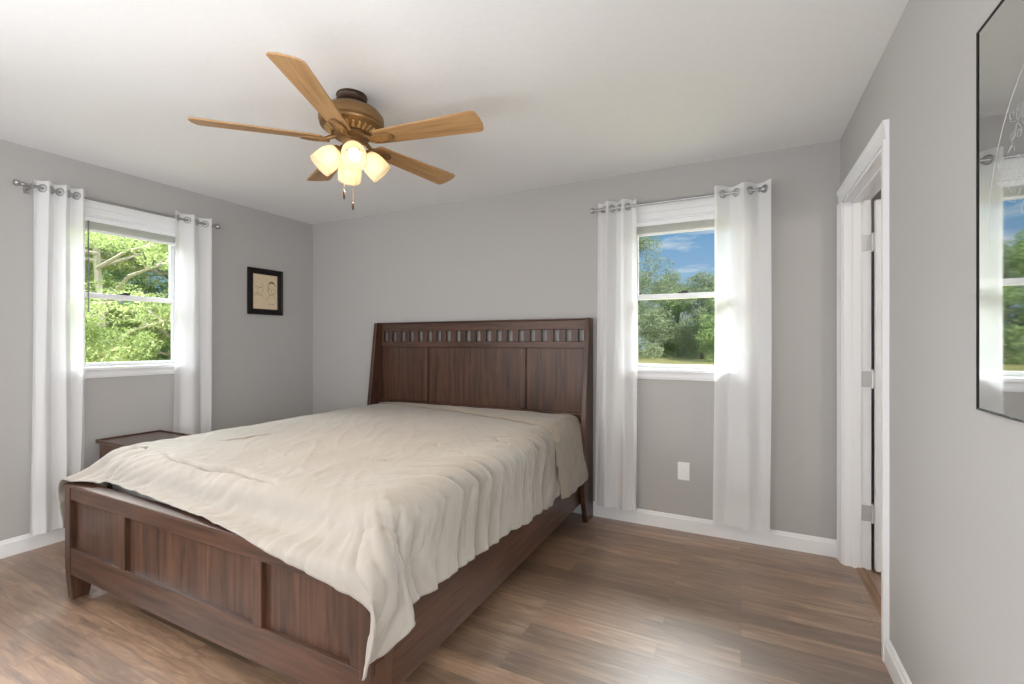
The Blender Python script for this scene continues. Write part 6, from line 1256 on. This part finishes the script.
TUCKS = [((-2.42, 1.245), (-1.66, 1.205), 0.026, 0.018), ((-2.52, 1.55), (-2.44, 1.78), 0.015, 0.016), ((-2.76, 1.275), (-2.62, 1.250), 0.018, 0.015),
         ((-1.53, 1.61), (-1.40, 1.60), 0.007, 0.014), ((-2.15, 1.95), (-1.95, 2.02), 0.004, 0.018), ((-1.42, 1.98), (-1.14, 1.84), 0.011, 0.020),
         ((-1.24, 2.28), (-1.08, 2.12), 0.012, 0.018), ((-1.30, 2.62), (-1.10, 2.48), 0.008, 0.016)]
def wrinkle(s, t):
    n3 = lambda f, g, k: noise.noise((s * f, t * g, k))
    h = 0.006 * n3(2.2, 2.2, 1.0) + 0.0035 * n3(5, 5, 2.0)
    # long soft pulls over the top, slanting towards the foot corner
    q = 0.8 * s + 0.6 * t
    h += 0.0022 * (1 - abs(2 * noise.noise((q * 9.0, (0.6 * s - 0.8 * t) * 2.0, 7.0)))) ** 3
    # folds that gather over the right edge and hang down the side
    w = sstep(-1.36, -1.02, s) * sstep(0.95, 1.20, t) * (1 - 0.7 * sstep(2.45, 2.75, t))
    if w > 0:
        lean = 0.45 if s > -1.0 else -0.55
        g = t + lean * (s + 1.0) + 0.08 * n3(2.5, 1.5, 11.0)
        amp = 0.40 + 0.60 * sstep(-0.2, 0.3, noise.noise((g * 2.6, 0.0, 5.0)))
        top = 1 - 0.45 * (1 - sstep(-1.15, -0.95, s))
        h += w * amp * top * (0.040 * ridge(g * 7.5 + 0.7 * n3(2, 3, 3.0)) + 0.017 * ridge(g * 17 + 1.3 * n3(3, 4, 9.0)))
        h += w * 0.004 * ridge(g * 34 + 1.5 * n3(5, 5, 13.0))
    # folds fanning out from the near corner
    dx, dy = s + 1.22, 1.32 - t
    r = math.hypot(dx, dy)
    if r > 0.02:
        th = math.atan2(dy, dx)
        w = sstep(0.10, 0.30, r) * sstep(-0.45, 0.1, th) * (1 - sstep(1.9, 2.5, th)) * (1 - 0.4 * sstep(0.5, 0.8, r)) * (1 - 0.72 * sstep(0.75, 1.35, th)) * (0.45 + 0.55 * sstep(-0.25, 0.25, noise.noise((th * 2.3, 0.0, 35.0))))
        if w > 0:
            g = th + 0.22 * n3(4, 4, 31.0) + 0.25 * r
            h += w * (0.027 * ridge(g * 3.3 + 0.3) + 0.012 * ridge(g * 8.1))
    # short pulls along the foot edge and at the far foot corner
    w = (1 - sstep(1.14, 1.42, t)) * (1 - sstep(-1.75, -1.45, s))
    if w > 0:
        g = 0.55 * s - 0.9 * t + 0.05 * n3(4, 4, 41.0)
        h += w * (0.3 + 0.7 * sstep(-0.2, 0.3, n3(2.2, 2.2, 47.0))) * (0.010 * ridge(g * 8 + 1.4 * n3(3, 3, 43.0)) + 0.005 * ridge(g * 21 + n3(5, 5, 48.0)))
    w = (1 - sstep(-2.80, -2.55, s)) * (1 - sstep(1.3, 1.7, t))
    if w > 0:
        g = math.atan2(t - 1.75, s + 2.2)
        h += w * 0.013 * ridge(g * 8.5 + 0.6 * n3(4, 4, 45.0))
    for p0, p1, dep, wid in TUCKS:
        h += crease(s, t, p0, p1, dep, wid)
    # the far foot corner hangs clear of the post
    h += 0.055 * (1 - sstep(-3.06, -2.93, s)) * (1 - sstep(1.25, 1.6, t))
    # fine rumple everywhere, stronger near the edges
    e = 0.22 + 0.78 * max(sstep(-1.5, -1.0, s), 1 - sstep(1.1, 1.5, t), 1 - sstep(-2.9, -2.5, s))
    h += e * 0.0030 * (1 - abs(2 * n3(13, 13, 51.0))) * (0.5 + n3(3, 3, 52.0)) + e * 0.0012 * n3(34, 34, 53.0)
    return h

def fold_line(s):
    return lerp_table([-3.0, -2.9, -2.4, -1.94, -1.5, -1.17, -1.0, -0.7], [3.20, 3.12, 3.04, 2.945, 2.82, 2.69, 2.61, 2.60], s)

def cloth_piece(name, mat, parent, keep=None, lift=0.0):
    st, fs = cut_piece()
    pts = []
    ax = ay = az = 0
    for (s, t), dx, dy, dz in zip(st, CLOTH_X, CLOTH_Y, CLOTH_Z):
        ax += dx; ay += dy; az += dz
        pts.append((s + ax / 1000, t + ay / 1000, 0.7 + az / 1000))
    base = bpy.data.meshes.new('cut')
    base.from_pydata(pts, [], fs)
    uv = base.uv_layers.new(name='cut')
    for lp in base.loops:
        s, t = st[lp.vertex_index]
        uv.data[lp.index].uv = (s, t)
    tmp = bpy.data.objects.new('cut', base)
    COL.objects.link(tmp)
    sm = tmp.modifiers.new('relax', 'SMOOTH')
    sm.factor = 0.5
    sm.iterations = 2
    sub = tmp.modifiers.new('refine', 'SUBSURF')
    sub.levels = 2
    ev = tmp.evaluated_get(bpy.context.evaluated_depsgraph_get())
    me = bpy.data.meshes.new_from_object(ev)
    bpy.data.objects.remove(tmp)
    bpy.data.meshes.remove(base)
    vst = [None] * len(me.vertices)
    ul = me.uv_layers[0].data
    for lp in me.loops:
        vst[lp.vertex_index] = ul[lp.index].uv
    nrm = [v.normal.copy() for v in me.vertices]
    o0 = Vector(parent.location)
    co = []
    for v, n_, p in zip(me.vertices, nrm, vst):
        s, t = p
        h = wrinkle(s, t)
        if lift:
            d = t - fold_line(s) - 0.010 * noise.noise((s * 5, t * 2, 3.3))
            h = h * 0.6 + 0.004 + (lift + 0.022 * sstep(-1.05, -0.80, s)) * sstep(-0.02, 0.06, d) + 0.005 * noise.noise((s * 6, t * 6, 9.1)) + 0.006 * ridge(6 * (t - fold_line(s)) + 2 * s) * sstep(-1.2, -1.0, s)
        c = v.co + n_ * h
        hang = sstep(-1.0, -0.75, s)
        if hang > 0:
            c.z += hang * (0.012 * noise.noise((0, t * 5, 2.0)) + 0.006 * noise.noise((0, t * 14, 4.0)))
        if lift:
            c.z -= 0.030 * sstep(-1.0, -0.7, s)
        co.append(c - o0)
    faces = [tuple(p.vertices) for p in me.polygons]
    if keep:
        faces = [f for f in faces if all(keep(*vst[k]) for k in f)]
    ids = {k: n for n, k in enumerate(sorted({k for f in faces for k in f}))}
    out = bpy.data.meshes.new(name)
    out.from_pydata([co[k] for k in sorted(ids)], [], [tuple(ids[k] for k in f) for f in faces])
    bpy.data.meshes.remove(me)
    for p in out.polygons:
        p.use_smooth = True
    out.materials.append(mat)
    o = bpy.data.objects.new(name, out)
    COL.objects.link(o)
    o.parent = parent
    so = o.modifiers.new('thickness', 'SOLIDIFY')
    so.thickness = 0.005
    so.offset = 1.0
    return o

com = thing('comforter', 'rumpled cream comforter spread over the whole bed', 'comforter', (-1.985, 2.1, 0.72))
cloth_piece('cover', M['comforter'], com)
band = cloth_piece('folded_edge', M['sheet'], com, lambda s, t: t > fold_line(s) + 0.010 * noise.noise((s * 5, t * 2, 3.3)), 0.018)
band['label'] = 'darker beige edge folded along the headboard'
#COMFORTER_END

# ------------------------------------------------------------------ nightstand
ns = thing('nightstand', 'dark wood nightstand below the left wall window beside the bed', 'nightstand', (-3.535, 1.68, 0))
mb = MB()
mb.box(-0.235, 0.235, -0.175, 0.175, 0.10, 0.595)
body = mb.build('body', M['stand'], ns, bevel=0.004)
mb = MB()
mb.box(-0.250, 0.250, -0.190, 0.190, 0.595, 0.612)
top = mb.build('top', M['stand'], ns, bevel=0.003)
mb = MB()
mb.box(-0.250, -0.238, -0.190, 0.190, 0.612, 0.620)
mb.box(0.238, 0.250, -0.190, 0.190, 0.612, 0.620)
mb.box(-0.238, 0.238, -0.190, -0.178, 0.612, 0.620)
mb.box(-0.238, 0.238, 0.178, 0.190, 0.612, 0.620)
mb.build('rim', M['stand'], top, bevel=0.002)
for z0, z1 in ((0.13, 0.345), (0.365, 0.575)):
    d = MB().box(0.235, 0.248, -0.155, 0.155, z0, z1).build('drawer', M['stand'], ns, bevel=0.004)
    MB().lathe([(0.006, 0), (0.006, 0.012), (0.014, 0.018), (0.014, 0.026), (0, 0.03)], 16,
               Matrix.Translation((0.248, 0, (z0 + z1) / 2)) @ Matrix.Rotation(R_(90), 4, 'Y')).build('knob', M['dark_bronze'], d, smooth=True)
for sx in (-1, 1):
    for sy in (-1, 1):
        x, y = sx * 0.21, sy * 0.15
        MB().prism([(x - 0.018, 0), (x + 0.018, 0), (x + 0.024, 0.10), (x - 0.024, 0.10)], 'y', y - 0.02, y + 0.02).build('leg', M['stand'], ns)

# ------------------------------------------------------------------ ceiling fan
fan = thing('ceiling_fan', 'golden oak five-blade ceiling fan with four lit glass shades', 'ceiling fan', (-1.672, 1.640, ZC))
def fz(z):
    return z - ZC - (0.014 if z < 2.389 else 0.0)
MB().lathe([(0.0, fz(ZC)), (0.070, fz(ZC)), (0.072, fz(2.432)), (0.065, fz(2.427)), (0.063, fz(2.420)), (0.070, fz(2.414)), (0.069, fz(2.406)),
            (0.060, fz(2.400)), (0.060, fz(2.388)), (0.0, fz(2.388))], 40).build('canopy', M['dark_bronze'], fan, smooth=True)
mh = MB().lathe([(0.0, fz(2.390)), (0.070, fz(2.390)), (0.104, fz(2.384)), (0.132, fz(2.372)), (0.147, fz(2.352)), (0.150, fz(2.334)), (0.149, fz(2.318)), (0.143, fz(2.312)),
            (0.146, fz(2.306)), (0.143, fz(2.299)), (0.132, fz(2.294)), (0.122, fz(2.289)), (0.088, fz(2.270)), (0.080, fz(2.267)), (0.0, fz(2.267))], 48).build('motor_housing', M['bronze'], fan, smooth=True)
mb = MB()
for k in range(26):
    a = 2 * PI * k / 26
    m = Matrix.Rotation(a, 4, 'Z') @ Matrix.Translation((0.106, 0, fz(2.2795))) @ Matrix.Rotation(R_(-29.2), 4, 'Y')
    mb.box(-0.017, 0.017, -0.0058, 0.0058, -0.008, 0.004, m)
mb.build('vent_ribs', M['gold'], mh, bevel=0.002)
MB().lathe([(0.0, fz(2.269)), (0.076, fz(2.269)), (0.082, fz(2.260)), (0.082, fz(2.250)), (0.066, fz(2.243)), (0.0, fz(2.243))], 36).build('hub', M['bronze'], fan, smooth=True)
MB().lathe([(0.0, fz(2.245)), (0.052, fz(2.245)), (0.056, fz(2.238)), (0.044, fz(2.230)), (0.042, fz(2.192)), (0.050, fz(2.184)), (0.052, fz(2.168)),
            (0.044, fz(2.152)), (0.024, fz(2.140)), (0.010, fz(2.132)), (0.0, fz(2.130))], 36).build('light_fitter', M['bronze'], fan, smooth=True)
BZ = 2.236
def blade_outline():
    w0, w1 = 0.046, 0.068
    r0, r1 = 0.128, 0.668
    return [(r0 + 0.016, -w0), (r0, -w0 + 0.020), (r0, w0 - 0.020), (r0 + 0.016, w0),
            (r1 - 0.034, w1), (r1 - 0.020, w1 - 0.002), (r1 - 0.010, w1 - 0.014), (r1 - 0.002, 0.022),
            (r1 - 0.001, -0.020), (r1 - 0.010, -w1 + 0.010), (r1 - 0.016, -w1 + 0.002), (r1 - 0.026, -w1)]
AZ = 26.4
for k in range(5):
    ang = R_(-90 + 72 * k + AZ)
    m0 = Matrix.Rotation(ang, 4, 'Z')
    pitch_m = Matrix.Rotation(R_(-12), 4, 'X')
    # arm: from the hub out to a spoon-shaped plate under the blade
    mb = MB()
    mb.tube([(0.060, 0, 0.018), (0.085, 0, 0.012), (0.110, 0.004, -0.002), (0.135, 0.003, -0.011), (0.160, 0, -0.009)], [0.012, 0.011, 0.010, 0.009, 0.007], 10)
    outer = [(0.100, -0.011), (0.125, -0.026), (0.165, -0.034), (0.205, -0.030), (0.226, -0.014), (0.230, 0.0), (0.226, 0.014), (0.205, 0.030), (0.165, 0.034), (0.125, 0.026), (0.100, 0.011)]
    mb.prism(outer, 'z', -0.0115, -0.0045, pitch_m)
    for q in range(len(outer) - 1):                     # raised rim of the cast plate
        p0, p1 = outer[q], outer[q + 1]
        mb.tube([pitch_m @ Vector((p0[0] * 0.99, p0[1] * 0.90, -0.0125)), pitch_m @ Vector((p1[0] * 0.99, p1[1] * 0.90, -0.0125))], 0.0035, 6)
    for (sx, sy) in ((0.165, -0.018), (0.165, 0.018), (0.208, 0.0)):
        mb.lathe([(0.0, -0.0145), (0.005, -0.0135), (0.006, -0.0110)], 10, pitch_m @ Matrix.Translation((sx, sy, 0)))
    arm = mb.build('blade_arm', M['bronze'], fan, bevel=0.0015, smooth=True)
    arm.location = (0, 0, fz(BZ))
    arm.rotation_euler = (0, 0, ang)
    mb = MB().prism(blade_outline(), 'z', -0.004, 0.003, pitch_m)
    bl = mb.build('blade', M['oak'], fan, bevel=0.0015)
    bl.location = (0, 0, fz(BZ))
    bl.rotation_euler = (0, 0, ang)
# four shades
for k in range(4):
    ang = R_(-66 + 90 * k + AZ)
    base = Vector((0.050, 0, fz(2.190)))
    d = Vector((0.70, 0, -0.714)).normalized()
    rot = Matrix.Rotation(ang, 4, 'Z')
    q = d.to_track_quat('Z', 'Y').to_matrix().to_4x4()
    m = rot @ Matrix.Translation(base) @ q
    ho = MB().lathe([(0.0, -0.030), (0.012, -0.028), (0.014, 0.0), (0.024, 0.004), (0.031, 0.014), (0.031, 0.026), (0.0, 0.026)], 24, m).build('shade_holder', M['bronze'], fan, smooth=True)
    mb = MB()
    prof = [(0.028, 0.020), (0.036, 0.024), (0.045, 0.036), (0.052, 0.056), (0.056, 0.080), (0.057, 0.104), (0.055, 0.128), (0.0565, 0.134),
            (0.0535, 0.134), (0.052, 0.128), (0.0535, 0.104), (0.0525, 0.080), (0.0485, 0.057), (0.042, 0.039), (0.034, 0.028), (0.028, 0.0245)]
    mb.lathe(prof, 36, m, close=True)
    sh = mb.build('glass_shade', M['shade'], fan, smooth='all')
    bb = MB().lathe([(0.0, 0.026), (0.013, 0.028), (0.014, 0.045), (0.024, 0.062), (0.029, 0.080), (0.026, 0.098), (0.015, 0.109), (0.0, 0.112)], 24, m)
    bb.build('bulb', M['bulb'], sh, smooth='all')
sp = bpy.data.lights.new('fan_light', 'SPOT')
sp.energy = 42
sp.color = (1.0, 0.74, 0.44)
sp.spot_size = R_(150)
sp.spot_blend = 1.0
sp.shadow_soft_size = 0.05
spo = bpy.data.objects.new('fan_light', sp)
COL.objects.link(spo)
spo.location = (-1.672, 1.640, 2.055)
# pull chains
for (dx, dy, z0, z1, L) in ((-0.022, -0.040, 2.170, 1.985, 0.040), (0.012, -0.020, 2.135, 1.937, 0.038)):
    mb = MB()
    c, s = math.cos(R_(AZ)), math.sin(R_(AZ))
    x, y = dx * c - dy * s, dx * s + dy * c
    z = fz(z0)
    k = 0
    while z > fz(z1):
        mb.sphere((x, y, z), 0.0014, 1.3, 6)
        z -= 0.0042
    mb.tube([(x, y, fz(z0)), (x, y, fz(z1))], 0.0006, 5)
    ch = mb.build('pull_chain', M['bronze'], fan)
    MB().lathe([(0.0, 0.0), (0.003, -0.002), (0.0052, -0.008), (0.0055, -L + 0.006), (0.003, -L), (0, -L)], 12,
               Matrix.Translation((x, y, fz(z1)))).build('pull_knob', M['dark_bronze'], ch, smooth=True)

# ------------------------------------------------------------------ framed picture on the left wall
pic = thing('picture_frame', 'small black framed sketch of two heads on the left wall', 'picture', (XL, 2.744, 1.710), R_(90))
# local: u along y (right in the photo), v = -out of wall... local -Y points into the room
PWD, PHT = 0.338, 0.410
fw = 0.050
prof = [(0, 0), (-0.022, 0.0), (-0.024, 0.010), (-0.016, 0.018), (-0.017, 0.036), (-0.011, 0.050), (0, 0.050)]     # (depth, inwards)
bm = bmesh.new()
loops = []
for dpt, inn in prof:
    a, b = PWD / 2 - inn, PHT / 2 - inn
    loops.append([bm.verts.new(v) for v in ((-a, dpt, -b), (a, dpt, -b), (a, dpt, b), (-a, dpt, b))])
for A, B in zip(loops, loops[1:] + loops[:1]):
    for i in range(4):
        bm.faces.new((A[i], A[(i + 1) % 4], B[(i + 1) % 4], B[i]))
mb = MB(); mb.bm.free(); mb.bm = bm
mb.build('frame', M['black'], pic)
paper = plain('aged_paper', (0.66, 0.53, 0.36), 0.85)
graph = plain('graphite', (0.17, 0.12, 0.08), 0.9)
blush = plain('blush_wash', (0.58, 0.38, 0.26), 0.9)
pp = MB().box(-PWD / 2 + 0.047, PWD / 2 - 0.047, -0.007, -0.001, -PHT / 2 + 0.047, PHT / 2 - 0.047).build('print', paper, pic)
sk = MB()
def stroke(pts, r=0.0016):
    sk.tube([(p[0], -0.0072, p[1]) for p in pts], r, 5)
def arc(cx, cz, rx, rz_, a0, a1, n=14, r=0.0016):
    stroke([(cx + rx * math.cos(R_(a0 + (a1 - a0) * i / n)), cz + rz_ * math.sin(R_(a0 + (a1 - a0) * i / n))) for i in range(n + 1)], r)
# larger faint head at left, one drawing; the dark-haired head is the other
# larger faint head at left, smaller dark-haired head at right
arc(-0.070, 0.030, 0.046, 0.066, -150, 40, r=0.0010)
stroke([(-0.100, 0.040), (-0.088, 0.044), (-0.078, 0.041)], 0.0026); stroke([(-0.062, 0.036), (-0.050, 0.038), (-0.040, 0.034)], 0.0026)
stroke([(-0.074, 0.034), (-0.078, 0.010), (-0.068, 0.006)], 0.0012); stroke([(-0.088, -0.010), (-0.072, -0.016), (-0.058, -0.009)], 0.0018)
arc(-0.070, -0.07, 0.05, 0.05, 20, 150, r=0.0010)
sk.build('sketch', graph, pp)
sk = MB()
arc(0.062, 0.030, 0.040, 0.056, -170, -10, r=0.0016)
for q in range(6):
    arc(0.062, 0.050 + q * 0.0028, 0.040 - q * 0.002, 0.034, 10 + 5 * q, 172 - 4 * q, r=0.0020)
stroke([(0.026, 0.050), (0.028, 0.030), (0.024, 0.012)], 0.003)
stroke([(0.042, 0.030), (0.052, 0.033), (0.058, 0.030)], 0.0020); stroke([(0.070, 0.028), (0.080, 0.031), (0.088, 0.027)], 0.0020)
stroke([(0.062, 0.026), (0.058, 0.008), (0.066, 0.004)], 0.0012); stroke([(0.052, -0.008), (0.064, -0.012), (0.076, -0.007)], 0.0018)
stroke([(0.050, -0.022), (0.030, -0.050), (0.000, -0.070)], 0.0012); stroke([(0.076, -0.022), (0.092, -0.048), (0.108, -0.060)], 0.0012)
stroke([(0.034, -0.110), (0.060, -0.104), (0.090, -0.112)], 0.0018)
sk.build('sketch', graph, pp)

# ------------------------------------------------------------------ mirror on the right wall
mir = thing('wall_mirror', 'tall black edged etched mirror on the right wall', 'mirror', (XR, 1.02, 1.55), R_(-90))
# local: x runs towards the camera... local x -> world -y ; local -y -> into the room
MW, MH = 1.0, 0.91
ml = 1.497 - 1.02
bm = bmesh.new()
loops = []
for dpt, inn in [(0, 0), (-0.010, 0.0), (-0.011, 0.0015), (-0.0095, 0.005), (0, 0.005)]:
    a, b = ml - inn, MH / 2 - inn
    loops.append([bm.verts.new(v) for v in ((-a, dpt, -b), (a, dpt, -b), (a, dpt, b), (-a, dpt, b))])
for A, B in zip(loops, loops[1:] + loops[:1]):
    for i in range(4):
        bm.faces.new((A[i], A[(i + 1) % 4], B[(i + 1) % 4], B[i]))
mb = MB(); mb.bm.free(); mb.bm = bm
mb.build('frame', M['black'], mir)
mglass, nt, b = new_mat('mirror_silver')
b.inputs['Base Color'].default_value = (0.66, 0.67, 0.66, 1)
b.inputs['Metallic'].default_value = 1.0
b.inputs['Roughness'].default_value = 0.03
gl = MB().box(-ml + 0.004, ml - 0.004, -0.008, -0.002, -MH / 2 + 0.004, MH / 2 - 0.004).build('glass', mglass, mir)
etch = plain('frosted_etching', (0.5, 0.51, 0.51), 0.8)
sk = MB()
def ln(pts, r=0.0011):
    sk.tube([(p[0], -0.0081, p[1]) for p in pts], r * 0.38, 5)
# a big etched arc with flower sprays
ln([(0.02 + 0.44 * math.cos(R_(a)), -0.03 + 0.40 * math.sin(R_(a))) for a in range(95, 186, 5)], 0.0014)
rnd = random.Random(4)
for (cx, cz, r) in ((-0.335, 0.075, 0.055), (-0.27, 0.03, 0.07), (-0.30, 0.165, 0.04)):
    for k in range(6):
        a0 = 2 * PI * k / 6 + rnd.random()
        p = [(cx + r * t * math.cos(a0 + 0.5 * math.sin(3 * t)), cz + r * t * math.sin(a0 + 0.5 * math.sin(3 * t))) for t in (0.1, 0.4, 0.7, 1.0)]
        ln(p, 0.0008)
        ln([(cx + r * (0.7 + 0.2 * math.cos(q)) * math.cos(a0 + 0.25 * math.sin(q)), cz + r * (0.7 + 0.2 * math.cos(q)) * math.sin(a0 + 0.25 * math.sin(q))) for q in [i * PI / 5 for i in range(11)]], 0.0007)
sk.build('etching', etch, gl)

# ------------------------------------------------------------------ outlet on the headboard wall
ol = thing('wall_outlet', 'white outlet cover plate low on the wall below the window', 'outlet', (-0.342, YB, 0.397))
MB().box(-0.0375, 0.0375, -0.006, 0, -0.059, 0.059).build('cover_plate', M['plate'], ol, bevel=0.002)
for z in (-0.0195, 0.0195):
    MB().box(-0.0165, 0.0165, -0.0072, -0.004, z - 0.014, z + 0.014).build('socket', M['plate'], ol, bevel=0.002)
MB().lathe([(0.0, 0.0085), (0.003, 0.008), (0.0035, 0.004)], 10, Matrix.Rotation(R_(90), 4, 'X')).build('screw', M['hinge'], ol)

# ------------------------------------------------------------------ outside: lawn and trees
mb = MB()
bm = mb.bm
nx = 40
gx = [-90 + 180 * i / nx for i in range(nx + 1)]
gy = [-40 + 150 * i / nx for i in range(nx + 1)]
gv = [[bm.verts.new((x, y, GZ + 0.15 * noise.noise((x * 0.05, y * 0.05, 0)) * (1 if max(abs(x), abs(y - 3)) > 12 else 0))) for y in gy] for x in gx]
for i in range(nx):
    for j in range(nx):
        bm.faces.new((gv[i][j], gv[i + 1][j], gv[i + 1][j + 1], gv[i][j + 1]))
o = mb.build('lawn', M['grass'], smooth='all')
tag(o, 'dry yellow green lawn seen through the window', 'lawn', kind='structure')

def leaf_mesh(seed, clumps, n_leaf, size, aspect=1.6):
    """foliage: many small leaf quads gathered in clumps; clumps: (centre, radii)"""
    rnd = random.Random(seed)
    verts, faces = [], []
    for c, rad in clumps:
        for _ in range(n_leaf):
            while True:
                p = Vector((rnd.uniform(-1, 1), rnd.uniform(-1, 1), rnd.uniform(-1, 1)))
                if 0.15 < p.length < 1:
                    break
            p = p.normalized() * (p.length ** 0.55)
            p = Vector(c) + Vector((p.x * rad[0], p.y * rad[1], p.z * rad[2]))
            e = Euler((rnd.uniform(-1.1, 1.1), rnd.uniform(-1.1, 1.1), rnd.uniform(0, 6.28))).to_matrix()
            s = size * rnd.uniform(0.6, 1.35)
            a, b = e @ Vector((s * aspect, 0, 0)), e @ Vector((0, s * 0.55, 0))
            k = len(verts)
            verts += [p - a, p - b * 1.0, p + a, p + b]
            faces.append((k, k + 1, k + 2, k + 3))
    me = bpy.data.meshes.new('foliage')
    me.from_pydata(verts, [], faces)
    return me

def far_tree(seed, H, Wd):
    """a broad yard tree: trunk with limbs, crown of leaf clumps"""
    rnd = random.Random(seed)
    clumps = []
    for i in range(70):
        a = rnd.uniform(0, 2 * PI)
        t = rnd.random()
        z = H * (0.03 + 0.93 * t)
        prof = math.sin(PI * (0.34 + 0.60 * t)) ** 0.7
        r = Wd * 0.5 * prof * math.sqrt(rnd.uniform(0.1, 1)) * 0.85
        s = H * rnd.uniform(0.055, 0.10)
        clumps.append(((r * math.cos(a), r * math.sin(a), z), (s * 1.25, s * 1.25, s * 0.9)))
    tr = MB()
    tr.tube([(0, 0, -0.4), (0.1, 0, H * 0.2), (-0.1, 0.1, H * 0.45), (0.1, 0, H * 0.8)], [H * 0.032, H * 0.026, H * 0.018, H * 0.006], 10)
    for i in range(8):
        c = clumps[i * 4][0]
        tr.tube([(0, 0, H * 0.18 + 0.06 * H * i * 0.6), (c[0] * 0.5, c[1] * 0.5, c[2] * 0.85), c], [H * 0.012, H * 0.009, H * 0.004], 7)
    return clumps, tr

def place_tree(name, label, clumps, tr, leafmat, barkmat, n_leaf, size, loc, rz, seed, group):
    root = thing(name, label, 'tree', loc, rz, group)
    me = leaf_mesh(seed, clumps, n_leaf, size)
    me.materials.append(leafmat)
    f = bpy.data.objects.new('foliage', me)
    COL.objects.link(f)
    f.parent = root
    tr.build('trunk', barkmat, root, smooth=True)
    return root

proto = []
for k, (H, Wd, lm) in enumerate(((11.5, 9.0, 'leaf_a'), (13.5, 10.0, 'leaf_a'), (9.5, 8.0, 'leaf_b'))):
    cl, tr = far_tree(31 + k, H, Wd)
    proto.append((k, cl, tr, lm, H))
spots = [  # x, y, kind, turn, scale, label
    (-10.6, 50, 1, 0.3, 1.02, 'tallest grey green tree at the left side of the sky in the far window'),
    (-6.6, 58, 2, 1.0, 0.86, 'pale tree in the gap under the clouds, mid far window'),
    (-3.6, 52, 0, 2.1, 0.78, 'round topped grey green tree beneath the cloud in the far window'),
    (-0.2, 44, 2, 0.4, 0.85, 'fresh green tree at the right side of the far window'),
    (3.8, 54, 0, 4.0, 1.0, None),
    (9.5, 50, 1, 5.0, 0.9, None),
    (-15.5, 52, 0, 3.3, 1.05, 'green tree reflected at the right edge of the mirror'),
    (-20.5, 50, 2, 0.9, 1.1, None),
    (-25.5, 54, 1, 1.9, 1.0, None),
    (-31.0, 50, 0, 2.9, 1.0, None),
    (15.5, 55, 0, 0.7, 1.0, None),
    (-9.0, 68, 0, 0.5, 1.0, None),
    (-2.4, 70, 1, 2.5, 0.8, None),
    (4.5, 69, 2, 3.9, 1.0, None),
    (-17.5, 68, 1, 1.1, 0.95, None),
    (-25.0, 70, 0, 5.1, 1.1, None),
    (-7.6, 64, 2, 1.2, 0.45, 'low bushy tree at the far edge of the lawn'),
    (-4.4, 63, 0, 2.2, 0.42, 'low bushy tree at the far edge of the lawn'),
    (-1.6, 64, 2, 3.2, 0.45, 'low bushy tree at the far edge of the lawn'),
    (-27.0, 9.5, 2, 0.6, 0.85, 'broad bushy tree far behind the left wall window trees'),
    (-29.0, 15.5, 2, 2.6, 0.95, None),
    (-30.0, 3.0, 2, 4.6, 0.9, None),
]
made = {}
for (x, y, k, rz, sc, lab) in spots:
    lab = lab or 'broad green yard tree standing in the far row across the lawn'
    if k not in made:
        _, cl, tr, lm, H = proto[k]
        root = place_tree('yard_tree', lab, cl, tr, M[lm], M['bark'], 480, 0.075, (x, y, GZ), rz, 77 + k, 'trees across the lawn')
        made[k] = root
    else:
        root = copy_tree(made[k])
        root['label'] = lab
        root.location = (x, y, GZ)
        root.rotation_euler = (0, 0, rz)
    root.scale = (sc, sc, sc)

def near_tree(seed, H, Wd):
    """layered, fine-leaved tree with pale branches outside the left window"""
    rnd = random.Random(seed)
    tr = MB()
    tr.tube([(0, 0, -0.3), (0.05, 0.05, H * 0.3), (-0.05, 0, H * 0.6), (0, 0, H * 0.95)], [0.08, 0.065, 0.05, 0.02], 9)
    clumps = []
    for i in range(30):
        a = rnd.uniform(0, 2 * PI)
        z0 = H * rnd.uniform(0.08, 0.85)
        L = Wd * 0.5 * rnd.uniform(0.55, 1.0) * (1.05 - 0.35 * z0 / H)
        dz = L * rnd.uniform(0.10, 0.5)
        p1 = Vector((0.45 * L * math.cos(a), 0.45 * L * math.sin(a), z0 + dz * 0.55))
        p2 = Vector((L * math.cos(a + 0.25), L * math.sin(a + 0.25), z0 + dz))
        tr.tube([(0, 0, z0), p1, p2], [0.040, 0.026, 0.008], 6)
        for q in range(3):
            b = p1.lerp(p2, rnd.uniform(0, 0.8))
            e = b + Vector((rnd.uniform(-0.6, 0.6), rnd.uniform(-0.6, 0.6), rnd.uniform(0.05, 0.6)))
            tr.tube([b, b.lerp(e, 0.5) + Vector((0, 0, 0.08)), e], [0.014, 0.010, 0.004], 5)
            clumps.append((tuple(e), (0.50, 0.50, 0.16)))
        clumps.append((tuple(p2), (0.55, 0.55, 0.17)))
        clumps.append((tuple(p1.lerp(p2, 0.5)), (0.45, 0.45, 0.15)))
    return clumps, tr

near = [(-10.6, 4.2, 0.2, 1.0, 'layered bright green tree in the middle of the left wall window'),
        (-12.6, 6.6, 1.7, 1.05, 'green tree at the right side of the left wall window'),
        (-10.3, 2.0, 3.1, 0.95, None),
        (-15.8, 4.9, 2.3, 1.25, 'tree standing behind the bright one in the left wall window'),
        (-14.5, 9.8, 4.4, 1.1, None),
        (-15.5, 1.0, 5.0, 1.2, None)]
cl, tr = near_tree(5, 6.2, 5.2)
first = None
for (x, y, rz, sc, lab) in near:
    lab = lab or 'leafy green side yard tree beyond the left wall window'
    if first is None:
        first = place_tree('leafy_tree', lab, cl, tr, M['leaf_c'], M['pale_bark'], 330, 0.024, (x, y, GZ), rz, 9, 'trees outside the left window')
        root = first
    else:
        root = copy_tree(first)
        root['label'] = lab
        root.location = (x, y, GZ)
        root.rotation_euler = (0, 0, rz)
    root.scale = (sc, sc, sc)
